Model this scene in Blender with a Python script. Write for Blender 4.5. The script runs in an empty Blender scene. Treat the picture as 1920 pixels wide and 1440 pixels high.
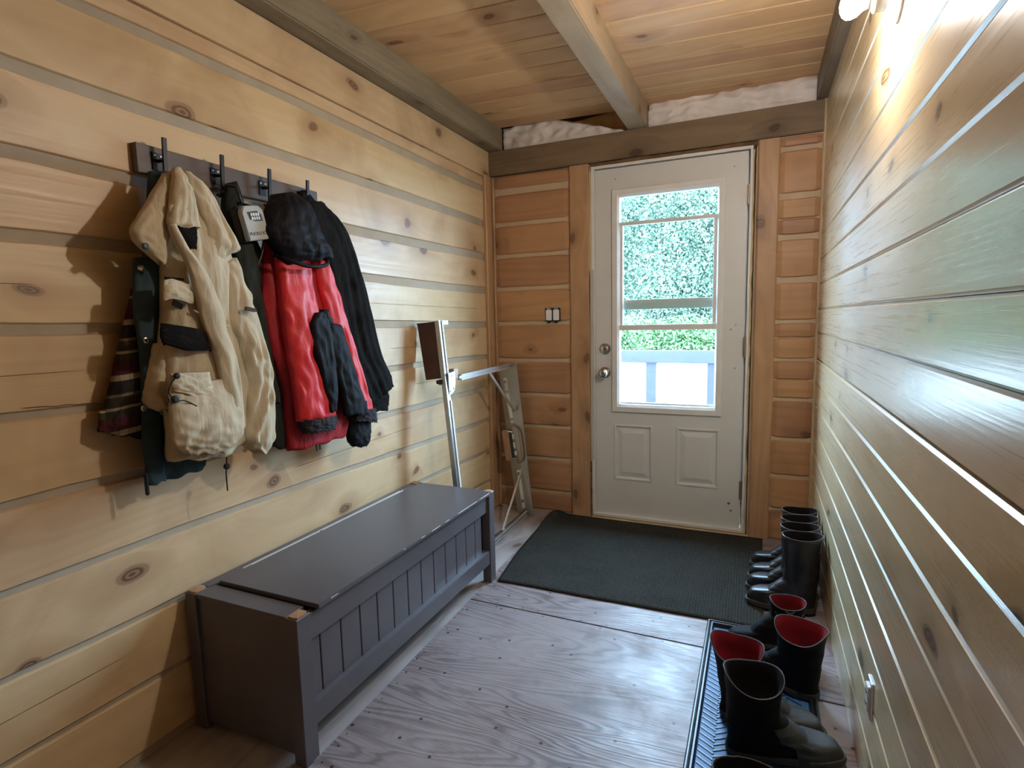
import bpy, bmesh, math, random
import numpy as np
from mathutils import Vector, Matrix, noise
R = random.Random(7)
S = bpy.context.scene
COL = S.collection
PI = math.pi

# ------------------------------------------------------------------ camera
CAM_X, CAM_Z, YAW, PITCH, ROLL, FPX = 1.5679, 1.2168, -0.4196, -0.115, -0.0223, 1037.631
fw = Vector((math.sin(YAW) * math.cos(PITCH), math.cos(YAW) * math.cos(PITCH), math.sin(PITCH)))
rt = Vector((math.cos(YAW), -math.sin(YAW), 0)); up = rt.cross(fw)
rt2 = math.cos(ROLL) * rt + math.sin(ROLL) * up; up2 = -math.sin(ROLL) * rt + math.cos(ROLL) * up
cam = bpy.data.cameras.new('camera'); co = bpy.data.objects.new('camera', cam); COL.objects.link(co)
m = Matrix.Identity(4)
for i in range(3):
    m[i][0], m[i][1], m[i][2], m[i][3] = rt2[i], up2[i], -fw[i], (CAM_X, 0.0, CAM_Z)[i]
co.matrix_world = m
cam.sensor_width = 36; cam.sensor_fit = 'HORIZONTAL'; cam.lens = FPX / 1920 * 36; cam.clip_start = 0.02; cam.clip_end = 200
S.camera = co

# ------------------------------------------------------------------ world, sun, exposure
W_ = bpy.data.worlds.new('sky'); S.world = W_; W_.use_nodes = True
nt = W_.node_tree; nt.nodes.clear()
bg = nt.nodes.new('ShaderNodeBackground'); wo = nt.nodes.new('ShaderNodeOutputWorld')
bg.inputs[0].default_value = (0.50, 0.69, 1.0, 1); bg.inputs[1].default_value = 55.0
nt.links.new(bg.outputs[0], wo.inputs[0])
sun = bpy.data.lights.new('sun', 'SUN'); sun.energy = 9.0; sun.angle = math.radians(1.0); sun.color = (1.0, 0.95, 0.85)
so = bpy.data.objects.new('sun', sun); COL.objects.link(so)
so.rotation_euler = Vector((-0.80, 0.16, -0.58)).to_track_quat('-Z', 'Y').to_euler()
S.view_settings.view_transform = 'Standard'; S.view_settings.look = 'None'
S.view_settings.gamma = 1.0; S.view_settings.use_curve_mapping = False
S.view_settings.exposure = 0.16
BULB = 900.0
S.cycles.use_denoising = True
S.cycles.max_bounces = 10; S.cycles.diffuse_bounces = 8; S.cycles.glossy_bounces = 4; S.cycles.transparent_max_bounces = 12
S.cycles.sample_clamp_indirect = 6.0; S.cycles.caustics_reflective = False; S.cycles.caustics_refractive = False

W, D, CZ = 1.843, 3.22, 2.38      # room width, far wall, ceiling
YB = -1.30                        # wall behind the camera

def portal(loc, sx, sz, face):
    l = bpy.data.lights.new('daylight_opening', 'AREA'); l.shape = 'RECTANGLE'; l.size = sx; l.size_y = sz; l.cycles.is_portal = True
    o = bpy.data.objects.new('daylight_opening', l); COL.objects.link(o); o.location = loc; o.rotation_euler = (math.radians(90 if face > 0 else -90), 0, 0)
portal((1.09, D + .06, 1.30), .54, 1.20, -1)      # the door glass

# ------------------------------------------------------------------ node helpers
def mat(name):
    m = bpy.data.materials.new(name); m.use_nodes = True
    n = m.node_tree; n.nodes.clear()
    o = n.nodes.new('ShaderNodeOutputMaterial'); b = n.nodes.new('ShaderNodeBsdfPrincipled')
    n.links.new(b.outputs[0], o.inputs[0])
    return m, n, b
class G:
    def __init__(s, n): s.n = n
    def node(s, t, **k):
        x = s.n.nodes.new(t)
        for a, v in k.items(): setattr(x, a, v)
        return x
    def set(s, sock, v):
        if hasattr(v, 'links') or isinstance(v, bpy.types.NodeSocket): s.n.links.new(v, sock)
        else: sock.default_value = v
    def math(s, op, a, b=0.0, c=None):
        x = s.node('ShaderNodeMath', operation=op); s.set(x.inputs[0], a); s.set(x.inputs[1], b)
        if c is not None: s.set(x.inputs[2], c)
        return x.outputs[0]
    def vmath(s, op, a, b):
        x = s.node('ShaderNodeVectorMath', operation=op); s.set(x.inputs[0], a); s.set(x.inputs[1], b); return x.outputs[0]
    def noise(s, vec, scale, detail=3, rough=.55, dist=0.0, out=0):
        x = s.node('ShaderNodeTexNoise'); s.set(x.inputs['Vector'], vec); x.inputs['Scale'].default_value = scale
        x.inputs['Detail'].default_value = detail; x.inputs['Roughness'].default_value = rough; x.inputs['Distortion'].default_value = dist
        return x.outputs[out]
    def ramp(s, f, pts, interp='LINEAR'):
        x = s.node('ShaderNodeValToRGB'); s.set(x.inputs[0], f); e = x.color_ramp.elements; x.color_ramp.interpolation = interp
        while len(e) > 1: e.remove(e[-1])
        e[0].position = pts[0][0]; e[0].color = c4(pts[0][1])
        for p, c in pts[1:]:
            q = e.new(p); q.color = c4(c)
        return x.outputs[0]
    def mix(s, f, a, b, mode='MIX'):
        x = s.node('ShaderNodeMix', data_type='RGBA', blend_type=mode)
        s.set(x.inputs[0], f); s.set(x.inputs[6], c4(a)); s.set(x.inputs[7], c4(b)); return x.outputs[2]
    def range(s, v, a, b, c=0.0, d=1.0):
        x = s.node('ShaderNodeMapRange'); s.set(x.inputs[0], v)
        for i, q in enumerate((a, b, c, d)): x.inputs[i + 1].default_value = q
        return x.outputs[0]
    def bump(s, h, strength, dist, b, normal=None):
        x = s.node('ShaderNodeBump'); x.inputs['Strength'].default_value = strength; x.inputs['Distance'].default_value = dist
        s.set(x.inputs['Height'], h)
        if normal: s.set(x.inputs['Normal'], normal)
        s.n.links.new(x.outputs[0], b.inputs['Normal']); return x.outputs[0]
def c4(c):
    if isinstance(c, (int, float)): return (c, c, c, 1)
    if isinstance(c, tuple) and len(c) == 3: return (*c, 1)
    return c
def plain(name, col, rough=.5, metal=0.0, spec=.5, bump=0.0, bscale=60, var=0.0, coat=0.0):
    m, n, b = mat(name); g = G(n)
    tc = g.node('ShaderNodeTexCoord').outputs['Object']
    b.inputs['Roughness'].default_value = rough; b.inputs['Metallic'].default_value = metal
    b.inputs['Specular IOR Level'].default_value = spec; b.inputs['Coat Weight'].default_value = coat
    f = g.noise(tc, 9, 4)
    lo = tuple(x * (1 - var) for x in col); hi = tuple(min(1, x * (1 + var)) for x in col)
    g.set(b.inputs['Base Color'], g.ramp(f, [(.3, lo), (.7, hi)]))
    if bump: g.bump(g.noise(tc, bscale, 3), bump, .002, b)
    return m
def wood(name, light, mid, dark, axis='Y', rough=.5, knots=.6, knot_col=(.13, .06, .03), ring=14., blot=.35, coat=0.0, tint=.10,
         bump=.15, spec=.4, saw=0.0, weather=None, rmix=.5):
    """board wood: growth rings stretched along AXIS, fine fibre, knots, slow blotches, own offset and tone per board"""
    m, n, b = mat(name); g = G(n)
    tc = g.node('ShaderNodeTexCoord').outputs['Object']
    oi = g.node('ShaderNodeObjectInfo').outputs['Random']
    off = g.node('ShaderNodeCombineXYZ'); g.set(off.inputs[0], g.math('MULTIPLY', oi, 31.7)); g.set(off.inputs[1], g.math('MULTIPLY', oi, 77.1)); g.set(off.inputs[2], g.math('MULTIPLY', oi, 13.3))
    p = g.vmath('ADD', tc, off.outputs[0])
    st = {'X': (.10, 1, 1), 'Y': (1, .10, 1), 'Z': (1, 1, .10)}[axis]
    ps = g.vmath('MULTIPLY', p, st)
    # knots
    kn = {'X': (1.1, 3.2, 3.2), 'Y': (3.2, 1.1, 3.2), 'Z': (3.2, 3.2, 1.1)}[axis]
    sxyz = g.node('ShaderNodeSeparateXYZ'); n.links.new(p, sxyz.inputs[0]); ix = 'XYZ'.index(axis); oth = [k for k in range(3) if k != ix]
    cb = g.node('ShaderNodeCombineXYZ'); g.set(cb.inputs[0], g.math('MULTIPLY', sxyz.outputs[ix], 2.0)); g.set(cb.inputs[1], g.math('MULTIPLY', g.math('ADD', sxyz.outputs[oth[0]], sxyz.outputs[oth[1]]), 3.4))
    pk2 = g.vmath('ADD', cb.outputs[0], g.vmath('MULTIPLY', g.noise(p, 3.0, 2, out=1), (.45, .45, 0)))
    vo = g.node('ShaderNodeTexVoronoi', voronoi_dimensions='2D'); g.set(vo.inputs['Vector'], pk2); vo.inputs['Scale'].default_value = 1.3
    sep = g.node('ShaderNodeSeparateColor'); n.links.new(vo.outputs['Color'], sep.inputs[0])
    gate = g.math('GREATER_THAN', sep.outputs[0], 1 - knots)
    rad = g.math('MULTIPLY_ADD', sep.outputs[1], .075, .035)
    kd = g.math('DIVIDE', vo.outputs['Distance'], rad)
    core = g.math('MULTIPLY', gate, g.range(kd, 1.15, .75))
    halo = g.math('MULTIPLY', gate, g.range(kd, 4.0, .8))
    bulge = g.math('MULTIPLY', gate, g.range(kd, 5.5, 0.0))
    # rings bend round knots
    base = g.noise(ps, 3.2, 2, .45, .2)
    q = g.math('ADD', g.math('MULTIPLY', base, ring), g.math('MULTIPLY', bulge, 1.3))
    rings = g.math('MULTIPLY_ADD', g.math('SINE', g.math('MULTIPLY', q, 6.283)), .5, .5)
    rings = g.math('POWER', rings, 1.6)
    fib = g.noise(g.vmath('MULTIPLY', p, tuple(1.6 if s == .10 else 150.0 for s in st)), 1.0, 3, .7)
    bl = g.noise(p, 2.1, 4, .6, .6)
    c = g.mix(g.math('MULTIPLY', rings, rmix), light, mid)
    c = g.mix(g.range(fib, .35, .75, 0, .35), c, mid)
    c = g.mix(g.range(bl, .48, .75, 0, blot), c, dark)
    c = g.mix(g.math('MULTIPLY', halo, .55), c, dark)
    kr = g.math('MULTIPLY_ADD', g.math('SINE', g.math('MULTIPLY', kd, 14.)), .25, .75)
    c = g.mix(g.math('MULTIPLY', core, kr), c, knot_col)
    if weather:
        w = g.noise(ps, 9.0, 5, .7, .5)
        c = g.mix(g.range(w, .42, .68, 0, .75), c, weather)
    tone = g.node('ShaderNodeHueSaturation'); g.set(tone.inputs['Color'], c)
    g.set(tone.inputs['Value'], g.math('MULTIPLY_ADD', oi, 2 * tint, 1 - tint))
    g.set(tone.inputs['Hue'], g.math('MULTIPLY_ADD', oi, .014, .493))
    n.links.new(tone.outputs[0], b.inputs['Base Color'])
    g.set(b.inputs['Roughness'], g.range(fib, .3, .8, rough - .06, rough + .1))
    b.inputs['Specular IOR Level'].default_value = spec
    b.inputs['Coat Weight'].default_value = coat; b.inputs['Coat Roughness'].default_value = .22
    h = g.math('ADD', g.math('MULTIPLY', fib, .6), g.math('MULTIPLY', rings, .35))
    if saw:
        sw = {'X': (0, 1, 1), 'Y': (.6, .0, 1), 'Z': (1, 1, 0)}[axis]
        sv = g.noise(g.vmath('MULTIPLY', p, (1, 1.6, 130)), 1.0, 3, .6)
        h = g.math('ADD', h, g.math('MULTIPLY', sv, saw))
    nb = g.bump(h, bump, .003, b)
    if coat:
        b2 = g.node('ShaderNodeBump'); b2.inputs['Strength'].default_value = .10; b2.inputs['Distance'].default_value = .003; g.set(b2.inputs['Height'], h); n.links.new(b2.outputs[0], b.inputs['Coat Normal'])
    return m
def cloth_mat(name, col, rough=.85, var=.25, weave=700, sheen=.0, crease=.35, spec=.25):
    m, n, b = mat(name); g = G(n)
    tc = g.node('ShaderNodeTexCoord').outputs['Object']
    f = g.noise(tc, 14, 5, .6, .4)
    g.set(b.inputs['Base Color'], g.ramp(f, [(.3, tuple(x * (1 - var) for x in col)), (.7, tuple(x * (1 + var) for x in col))]))
    b.inputs['Roughness'].default_value = rough; b.inputs['Specular IOR Level'].default_value = spec
    b.inputs['Sheen Weight'].default_value = sheen
    h = g.math('ADD', g.math('MULTIPLY', g.noise(g.vmath('MULTIPLY', tc, (1, 1.6, .55)), 15, 3, .55, 1.0), .8), g.math('MULTIPLY', g.noise(tc, weave, 1), .02))
    g.bump(h, crease, .02, b)
    return m

M = {}
M['log'] = wood('pale_pine_log', (.67, .495, .29), (.56, .38, .20), (.36, .20, .10), 'Y', .42, .75, blot=.62, tint=.05, bump=.12, spec=.45, rmix=.3)
M['log_far'] = wood('orange_pine_log', (.45, .25, .13), (.35, .18, .088), (.22, .11, .055), 'X', .5, .3, blot=.5, tint=.12, bump=.15)
M['post'] = wood('amber_pine_post', (.46, .28, .155), (.37, .21, .11), (.19, .09, .045), 'Z', .45, .7, blot=.5, tint=.06)
M['plank'] = wood('varnished_pine_plank', (.69, .545, .33), (.60, .45, .25), (.38, .25, .12), 'Y', .30, .45, knot_col=(.10, .055, .03), ring=9, blot=.35, coat=.7, tint=.09, bump=.10, spec=.5, saw=.5)
M['ceil'] = wood('pine_ceiling_board', (.64, .415, .22), (.53, .305, .145), (.33, .16, .07), 'X', .5, .55, ring=10, blot=.4, tint=.10, bump=.12, spec=.35)
M['beam'] = wood('grey_brown_beam', (.25, .20, .135), (.19, .145, .09), (.10, .07, .045), 'Y', .6, .5, knot_col=(.05, .03, .02), blot=.5, bump=.3, weather=(.15, .12, .085))
M['header'] = wood('brown_header_beam', (.19, .13, .08), (.14, .092, .055), (.07, .042, .025), 'X', .6, .55, knot_col=(.04, .022, .012), blot=.5, bump=.3)
M['joist'] = wood('tan_joist', (.42, .33, .22), (.33, .25, .16), (.22, .15, .09), 'Y', .5, .35, blot=.4, bump=.2)
M['chink'] = plain('chinking', (.40, .335, .25), .8, bump=.5, bscale=40, var=.08)
M['chinkf'] = plain('chinking_far', (.50, .39, .27), .8, bump=.5, bscale=40, var=.08)
M['raw'] = wood('bare_wood', (.50, .30, .15), (.40, .22, .11), (.25, .12, .06), 'X', .7, 0.0)
M['door'] = plain('door_paint', (.60, .60, .60), .42, var=.02, bump=.1, bscale=90)
M['white'] = plain('white_paint', (.66, .655, .64), .5, var=.05, bump=.2, bscale=50)
M['foam'] = plain('cream_foam', (.50, .40, .26), .8, var=.12, bump=.8, bscale=60)
M['gap'] = plain('old_foam_gap', (.13, .075, .035), .9, var=.45, bump=1.0, bscale=70)
M['chrome'] = plain('brushed_nickel', (.55, .53, .49), .25, 1.0)
M['steel'] = plain('dull_steel', (.42, .42, .42), .4, 1.0)
M['alu'] = plain('extruded_aluminium', (.72, .72, .71), .32, .9, var=.05)
M['alup'] = plain('brushed_aluminium_plate', (.42, .41, .40), .36, .9, var=.08, bump=.2, bscale=120)
M['hinge'] = plain('hinge_metal', (.32, .27, .22), .45, .8)
M['bench'] = plain('charcoal_paint', (.090, .082, .092), .36, var=.07, bump=.15, bscale=200, spec=.5)
M['benchin'] = plain('bench_dark_inside', (.03, .018, .012), .8)
M['wear'] = plain('worn_edge', (.66, .63, .57), .5)
M['black'] = plain('black_iron', (.012, .012, .013), .4, .3)
M['blackpl'] = plain('black_plastic', (.012, .012, .013), .45)
M['rail'] = wood('dark_rack_board', (.105, .080, .068), (.080, .060, .050), (.05, .035, .03), 'Y', .42, 0.0, blot=.3, bump=.08)
M['porcelain'] = plain('white_porcelain', (.78, .79, .80), .2, spec=.6)
M['tag'] = plain('key_box_grey', (.37, .37, .34), .5, var=.05)
M['khaki'] = cloth_mat('khaki_cotton', (.51, .43, .30), .85, .10, crease=.3)
M['khaki2'] = cloth_mat('khaki_lining', (.27, .19, .10), .9, .14, crease=.4)
M['teal'] = cloth_mat('dark_teal_canvas', (.030, .052, .060), .85, .2)
M['navy'] = cloth_mat('black_green_cloth', (.018, .021, .018), .9, .3)
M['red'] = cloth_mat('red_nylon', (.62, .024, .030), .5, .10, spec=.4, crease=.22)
M['red_shade'] = cloth_mat('shaded_red_nylon', (.30, .012, .018), .6, .2)  # darker copy of the red nylon: shade on the jacket body, put into colour
M['blk'] = cloth_mat('black_nylon', (.0065, .0065, .009), .65, .3, spec=.13)
M['fleece'] = cloth_mat('black_fleece', (.010, .010, .010), .95, .3, crease=.45, spec=.08)
M['cuff'] = cloth_mat('ribbed_cuff', (.02, .016, .018), .8, .5, weave=300, crease=1.0)
M['rubber'] = plain('black_rubber', (.012, .012, .014), .36, var=.3, bump=.25, bscale=60, spec=.5)
M['leather'] = plain('black_leather', (.006, .0055, .0055), .7, var=.3, bump=.5, bscale=120, spec=.14)
M['leatherg'] = plain('scuffed_grey_leather', (.034, .034, .033), .5, var=.4, bump=.5, bscale=90, spec=.45)
M['sole'] = plain('sole_rubber', (.045, .035, .03), .6, var=.3)
M['liner'] = plain('red_boot_lining', (.15, .008, .013), .9, spec=.1, var=.4, bump=.5, bscale=200)
M['linerd'] = plain('dark_boot_lining', (.007, .005, .0045), .9, spec=.1, var=.2)
M['piping'] = plain('grey_piping', (.10, .085, .085), .6)
M['traym'] = plain('sky_tinted_tray', (.06, .165, .38), .5, var=.08, spec=.35)  # blue of the sky's reflection put into the base colour
M['tread'] = plain('tray_tread', (.02, .045, .10), .35, spec=.5)
M['trayr'] = plain('black_tray_rim', (.012, .014, .018), .35, spec=.5)
M['brown'] = plain('dark_brown_board', (.055, .022, .014), .5, var=.25)
M['wgrip'] = wood('worn_wood_grip', (.42, .25, .15), (.34, .19, .11), (.2, .1, .06), 'Z', .5, 0)
def mk_fl():
    m, n, b = mat('worn_plywood'); g = G(n)
    tc = g.node('ShaderNodeTexCoord').outputs['Object']; oi = g.node('ShaderNodeObjectInfo').outputs['Random']
    off = g.node('ShaderNodeCombineXYZ'); g.set(off.inputs[0], g.math('MULTIPLY', oi, 9.7)); g.set(off.inputs[1], g.math('MULTIPLY', oi, 5.1))
    p = g.vmath('ADD', tc, off.outputs[0]); ps = g.vmath('MULTIPLY', p, (.22, 1, 1))
    base = g.noise(ps, 3.6, 3, .5, .7)
    rings = g.math('MULTIPLY_ADD', g.math('SINE', g.math('MULTIPLY', base, 150.)), .5, .5)
    fib = g.noise(g.vmath('MULTIPLY', p, (12, 170, 1)), 1.0, 3, .7)
    pat = g.noise(p, 2.6, 4, .6); st = g.noise(p, 5.5, 5, .65, .3)
    c = g.mix(g.math('MULTIPLY', g.math('POWER', rings, 2.0), .72), (.275, .232, .235), (.095, .070, .070))
    c = g.mix(g.range(fib, .42, .72, 0, .55), c, (.14, .10, .088))
    c = g.mix(g.range(pat, .40, .66, 0, .6), c, (.33, .29, .295))
    c = g.mix(g.range(st, .56, .72, 0, .55), c, (.13, .085, .07))
    vo = g.node('ShaderNodeTexVoronoi', voronoi_dimensions='2D'); g.set(vo.inputs['Vector'], p); vo.inputs['Scale'].default_value = 8.0
    sp = g.node('ShaderNodeSeparateColor'); n.links.new(vo.outputs['Color'], sp.inputs[0])
    k = g.math('MULTIPLY', g.math('GREATER_THAN', sp.outputs[0], .5), g.range(vo.outputs['Distance'], .055, .03))
    c = g.mix(k, c, (.03, .02, .018))
    n.links.new(c, b.inputs['Base Color'])
    g.set(b.inputs['Roughness'], g.range(st, .35, .7, .34, .58)); b.inputs['Specular IOR Level'].default_value = .42
    h = g.math('ADD', g.math('MULTIPLY', rings, .5), fib)
    g.bump(h, .35, .003, b)
    return m
M['floor'] = mk_fl()
M['strip'] = wood('pale_worn_strip', (.40, .365, .36), (.25, .215, .21), (.15, .12, .115), 'Y', .5, .3, ring=16, blot=.5, bump=.25)
def mk_mat():
    m, n, b = mat('ribbed_entrance_mat'); g = G(n)
    tc = g.node('ShaderNodeTexCoord').outputs['Object']
    f = g.noise(tc, 140, 3, .7); big = g.noise(tc, 4, 4)
    c = g.mix(g.range(f, .35, .7), (.018, .018, .018), (.05, .048, .040)); c = g.mix(g.range(big, .4, .7, 0, .4), c, (.052, .050, .040))
    n.links.new(c, b.inputs['Base Color']); b.inputs['Roughness'].default_value = .95; b.inputs['Specular IOR Level'].default_value = .05
    g.bump(f, .6, .004, b); return m
M['mat'] = mk_mat()
def mk_plaid():
    m, n, b = mat('plaid_flannel'); g = G(n)
    tc = g.node('ShaderNodeTexCoord').outputs['Object']; sx = g.node('ShaderNodeSeparateXYZ'); n.links.new(tc, sx.inputs[0])
    y = g.math('ADD', sx.outputs[1], g.math('MULTIPLY', sx.outputs[2], -.12)); z = g.math('ADD', sx.outputs[2], g.math('MULTIPLY', sx.outputs[1], -.10))
    def band(v, period, pts): return g.ramp(g.math('FRACT', g.math('DIVIDE', v, period)), pts, 'CONSTANT')
    zz = band(z, .14, [(0, (.035, .03, .03)), (.14, (.40, .33, .24)), (.24, (.07, .025, .035)), (.5, (.05, .06, .04)), (.62, (.42, .34, .24)), (.67, (.05, .05, .035)), (.85, (.22, .17, .11)), (.9, (.03, .03, .03))])
    yy = band(y, .085, [(0, (.55, .5, .45)), (.3, (1, .95, .85)), (.42, (.45, .4, .4)), (.8, (.8, .75, .7))])
    c = g.mix(.8, zz, yy, 'MULTIPLY')
    n.links.new(c, b.inputs['Base Color']); b.inputs['Roughness'].default_value = .95; b.inputs['Specular IOR Level'].default_value = .1
    g.bump(g.noise(tc, 20, 3), .3, .02, b); return m
M['plaid'] = mk_plaid()
def mk_mesh():
    m, n, b = mat('black_mesh_lining'); g = G(n)
    tc = g.node('ShaderNodeTexCoord').outputs['Object']
    vo = g.node('ShaderNodeTexVoronoi'); g.set(vo.inputs['Vector'], tc); vo.inputs['Scale'].default_value = 230
    vo.inputs['Randomness'].default_value = .35
    n.links.new(g.ramp(vo.outputs['Distance'], [(.10, (.09, .065, .04)), (.22, (.006, .0045, .004))]), b.inputs['Base Color'])
    b.inputs['Roughness'].default_value = .95; b.inputs['Specular IOR Level'].default_value = .1; return m
M['mesh'] = mk_mesh()
def mk_glass():
    m = bpy.data.materials.new('window_glass'); m.use_nodes = True; n = m.node_tree; n.nodes.clear()
    o = n.nodes.new('ShaderNodeOutputMaterial'); mx = n.nodes.new('ShaderNodeMixShader'); t = n.nodes.new('ShaderNodeBsdfTransparent'); gl = n.nodes.new('ShaderNodeBsdfGlossy')
    t.inputs[0].default_value = (.90, .97, .95, 1); gl.inputs['Roughness'].default_value = .02; mx.inputs[0].default_value = .05
    n.links.new(t.outputs[0], mx.inputs[1]); n.links.new(gl.outputs[0], mx.inputs[2]); n.links.new(mx.outputs[0], o.inputs[0]); return m
M['glass'] = mk_glass()
def mk_bulb():
    m = bpy.data.materials.new('lit_bulb_glass'); m.use_nodes = True; n = m.node_tree; n.nodes.clear()
    o = n.nodes.new('ShaderNodeOutputMaterial'); e = n.nodes.new('ShaderNodeEmission')
    e.inputs[0].default_value = (1, .955, .90, 1); e.inputs[1].default_value = BULB
    n.links.new(e.outputs[0], o.inputs[0]); return m
M['bulb'] = mk_bulb()
def mk_leaf(name, a, b_, c_):
    m, n, b = mat(name); g = G(n)
    tc = g.node('ShaderNodeTexCoord').outputs['Object']
    n.links.new(g.ramp(g.noise(tc, 3.5, 5, .7), [(.3, a), (.5, b_), (.7, c_)]), b.inputs['Base Color']); b.inputs['Roughness'].default_value = .6
    return m
M['leaf'] = mk_leaf('tree_leaves', (.030, .060, .040), (.080, .130, .085), (.17, .22, .14))
M['leaf3'] = mk_leaf('far_tree_leaves', (.045, .080, .055), (.09, .14, .095), (.16, .21, .15))
M['leaf2'] = mk_leaf('shrub_leaves', (.022, .06, .018), (.06, .13, .04), (.13, .21, .07))
M['bark'] = plain('bark', (.10, .08, .065), .9, var=.4, bump=.8)
M['ground'] = plain('gravel_yard', (.30, .285, .25), .95, var=.3, bump=.8, bscale=30)
M['grey'] = wood('weathered_grey_lumber', (.045, .047, .062), (.034, .036, .046), (.02, .02, .027), 'X', .7, .4, knot_col=(.04, .04, .05))
M['ins'] = plain('insulation_batt', (.74, .69, .66), .8, var=.14, bump=.8, bscale=30)

# ------------------------------------------------------------------ object helpers
def link(name, me, material=None, parent=None, smooth=False, sub=0):
    """ONE mesh object; vertices are given in world coordinates and moved into the parent's frame"""
    o = bpy.data.objects.new(name, me)
    COL.objects.link(o)
    if parent is not None:
        o.parent = parent
        w = Vector(parent['_w']) if '_w' in parent else Vector((0, 0, 0))
        o['_w'] = tuple(w)
        if w.length: me.transform(Matrix.Translation(-w))
    if material is not None:
        for mm in (material if isinstance(material, (list, tuple)) else [material]): me.materials.append(mm)
    if smooth: me.polygons.foreach_set('use_smooth', [True] * len(me.polygons))
    if sub:
        s = o.modifiers.new('sub', 'SUBSURF'); s.levels = sub; s.render_levels = sub
    return o
def B(): return bmesh.new()
def fin(name, bm, material=None, parent=None, smooth=False, sub=0, bevel=0.0, seg=2, recalc=True):
    if bevel: bmesh.ops.bevel(bm, geom=list(bm.edges), offset=bevel, segments=seg, affect='EDGES', clamp_overlap=True)
    if recalc: bmesh.ops.recalc_face_normals(bm, faces=list(bm.faces))
    me = bpy.data.meshes.new(name); bm.to_mesh(me); bm.free()
    return link(name, me, material, parent, smooth, sub)
def box(bm, x0, x1, y0, y1, z0, z1, mi=0):
    v = [bm.verts.new(p) for p in ((x0, y0, z0), (x1, y0, z0), (x1, y1, z0), (x0, y1, z0), (x0, y0, z1), (x1, y0, z1), (x1, y1, z1), (x0, y1, z1))]
    for f in ((0, 3, 2, 1), (4, 5, 6, 7), (0, 1, 5, 4), (1, 2, 6, 5), (2, 3, 7, 6), (3, 0, 4, 7)):
        bm.faces.new([v[i] for i in f]).material_index = mi
    return v
def bx(name, dims, material, parent=None, bevel=0.0, seg=1):
    bm = B(); box(bm, *dims); return fin(name, bm, material, parent, bevel=bevel, seg=seg)
def bar(bm, a, b, w, h, side=None):
    """box bar from a to b; w across, h along SIDE"""
    a, b = Vector(a), Vector(b); d = (b - a).normalized()
    s = Vector(side or (0, 0, 1)); s = (s - d * s.dot(d)).normalized(); t = d.cross(s)
    v = [bm.verts.new(p + t * i * w / 2 + s * j * h / 2) for p in (a, b) for i, j in ((-1, -1), (1, -1), (1, 1), (-1, 1))]
    for f in ((3, 2, 1, 0), (4, 5, 6, 7), (0, 1, 5, 4), (1, 2, 6, 5), (2, 3, 7, 6), (3, 0, 4, 7)): bm.faces.new([v[i] for i in f])
def tube(bm, pts, r, n=10, cap=True):
    pts = [Vector(p) for p in pts]; rs = r if isinstance(r, (list, tuple)) else [r] * len(pts); rings = []
    ref = None
    for i, p in enumerate(pts):
        d = (pts[min(i + 1, len(pts) - 1)] - pts[max(i - 1, 0)]).normalized()
        if ref is None: ref = Vector((0, 0, 1)) if abs(d.z) < .9 else Vector((1, 0, 0))
        a = (ref - d * ref.dot(d)).normalized(); b = d.cross(a); ref = a
        rings.append([bm.verts.new(p + (a * math.cos(t) + b * math.sin(t)) * rs[i]) for t in [2 * PI * k / n for k in range(n)]])
    for A, C in zip(rings, rings[1:]):
        for k in range(n): bm.faces.new((A[k], A[(k + 1) % n], C[(k + 1) % n], C[k]))
    if cap: bm.faces.new(rings[0][::-1]); bm.faces.new(rings[-1])
def lathe(bm, prof, origin, axis, n=24):
    """prof: (distance along axis, radius)"""
    o = Vector(origin); d = Vector(axis).normalized(); ref = Vector((0, 0, 1)) if abs(d.z) < .9 else Vector((1, 0, 0))
    a = (ref - d * ref.dot(d)).normalized(); b = d.cross(a); rings = []
    for h, r in prof:
        rings.append([bm.verts.new(o + d * h + (a * math.cos(t) + b * math.sin(t)) * max(r, 1e-5)) for t in [2 * PI * k / n for k in range(n)]])
    for A, C in zip(rings, rings[1:]):
        for k in range(n): bm.faces.new((A[k], A[(k + 1) % n], C[(k + 1) % n], C[k]))
    bm.faces.new(rings[0][::-1]); bm.faces.new(rings[-1])
def spline(pts, n):
    P = [np.array(p, float) for p in pts]; P = [2 * P[0] - P[1]] + P + [2 * P[-1] - P[-2]]; out = []
    m_ = len(P) - 3
    for i in range(n + 1):
        t = i / n * m_; k = min(int(t), m_ - 1); u = t - k; a, b, c, d = P[k:k + 4]
        out.append(.5 * ((2 * b) + (-a + c) * u + (2 * a - 5 * b + 4 * c - d) * u * u + (-a + 3 * b - 3 * c + d) * u ** 3))
    return out
def thing(name, label, cat, loc, group=None, kind=None):
    o = bpy.data.objects.new(name, None); COL.objects.link(o); o.location = loc; o['_w'] = tuple(loc); o.empty_display_size = .05
    return tag(o, label, cat, group, kind)
def tag(o, label, cat, group=None, kind=None):
    if label: o['label'] = label
    if cat: o['category'] = cat
    if group: o['group'] = group
    if kind: o['kind'] = kind
    return o
def struct(o): o['kind'] = 'structure'; return o
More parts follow.
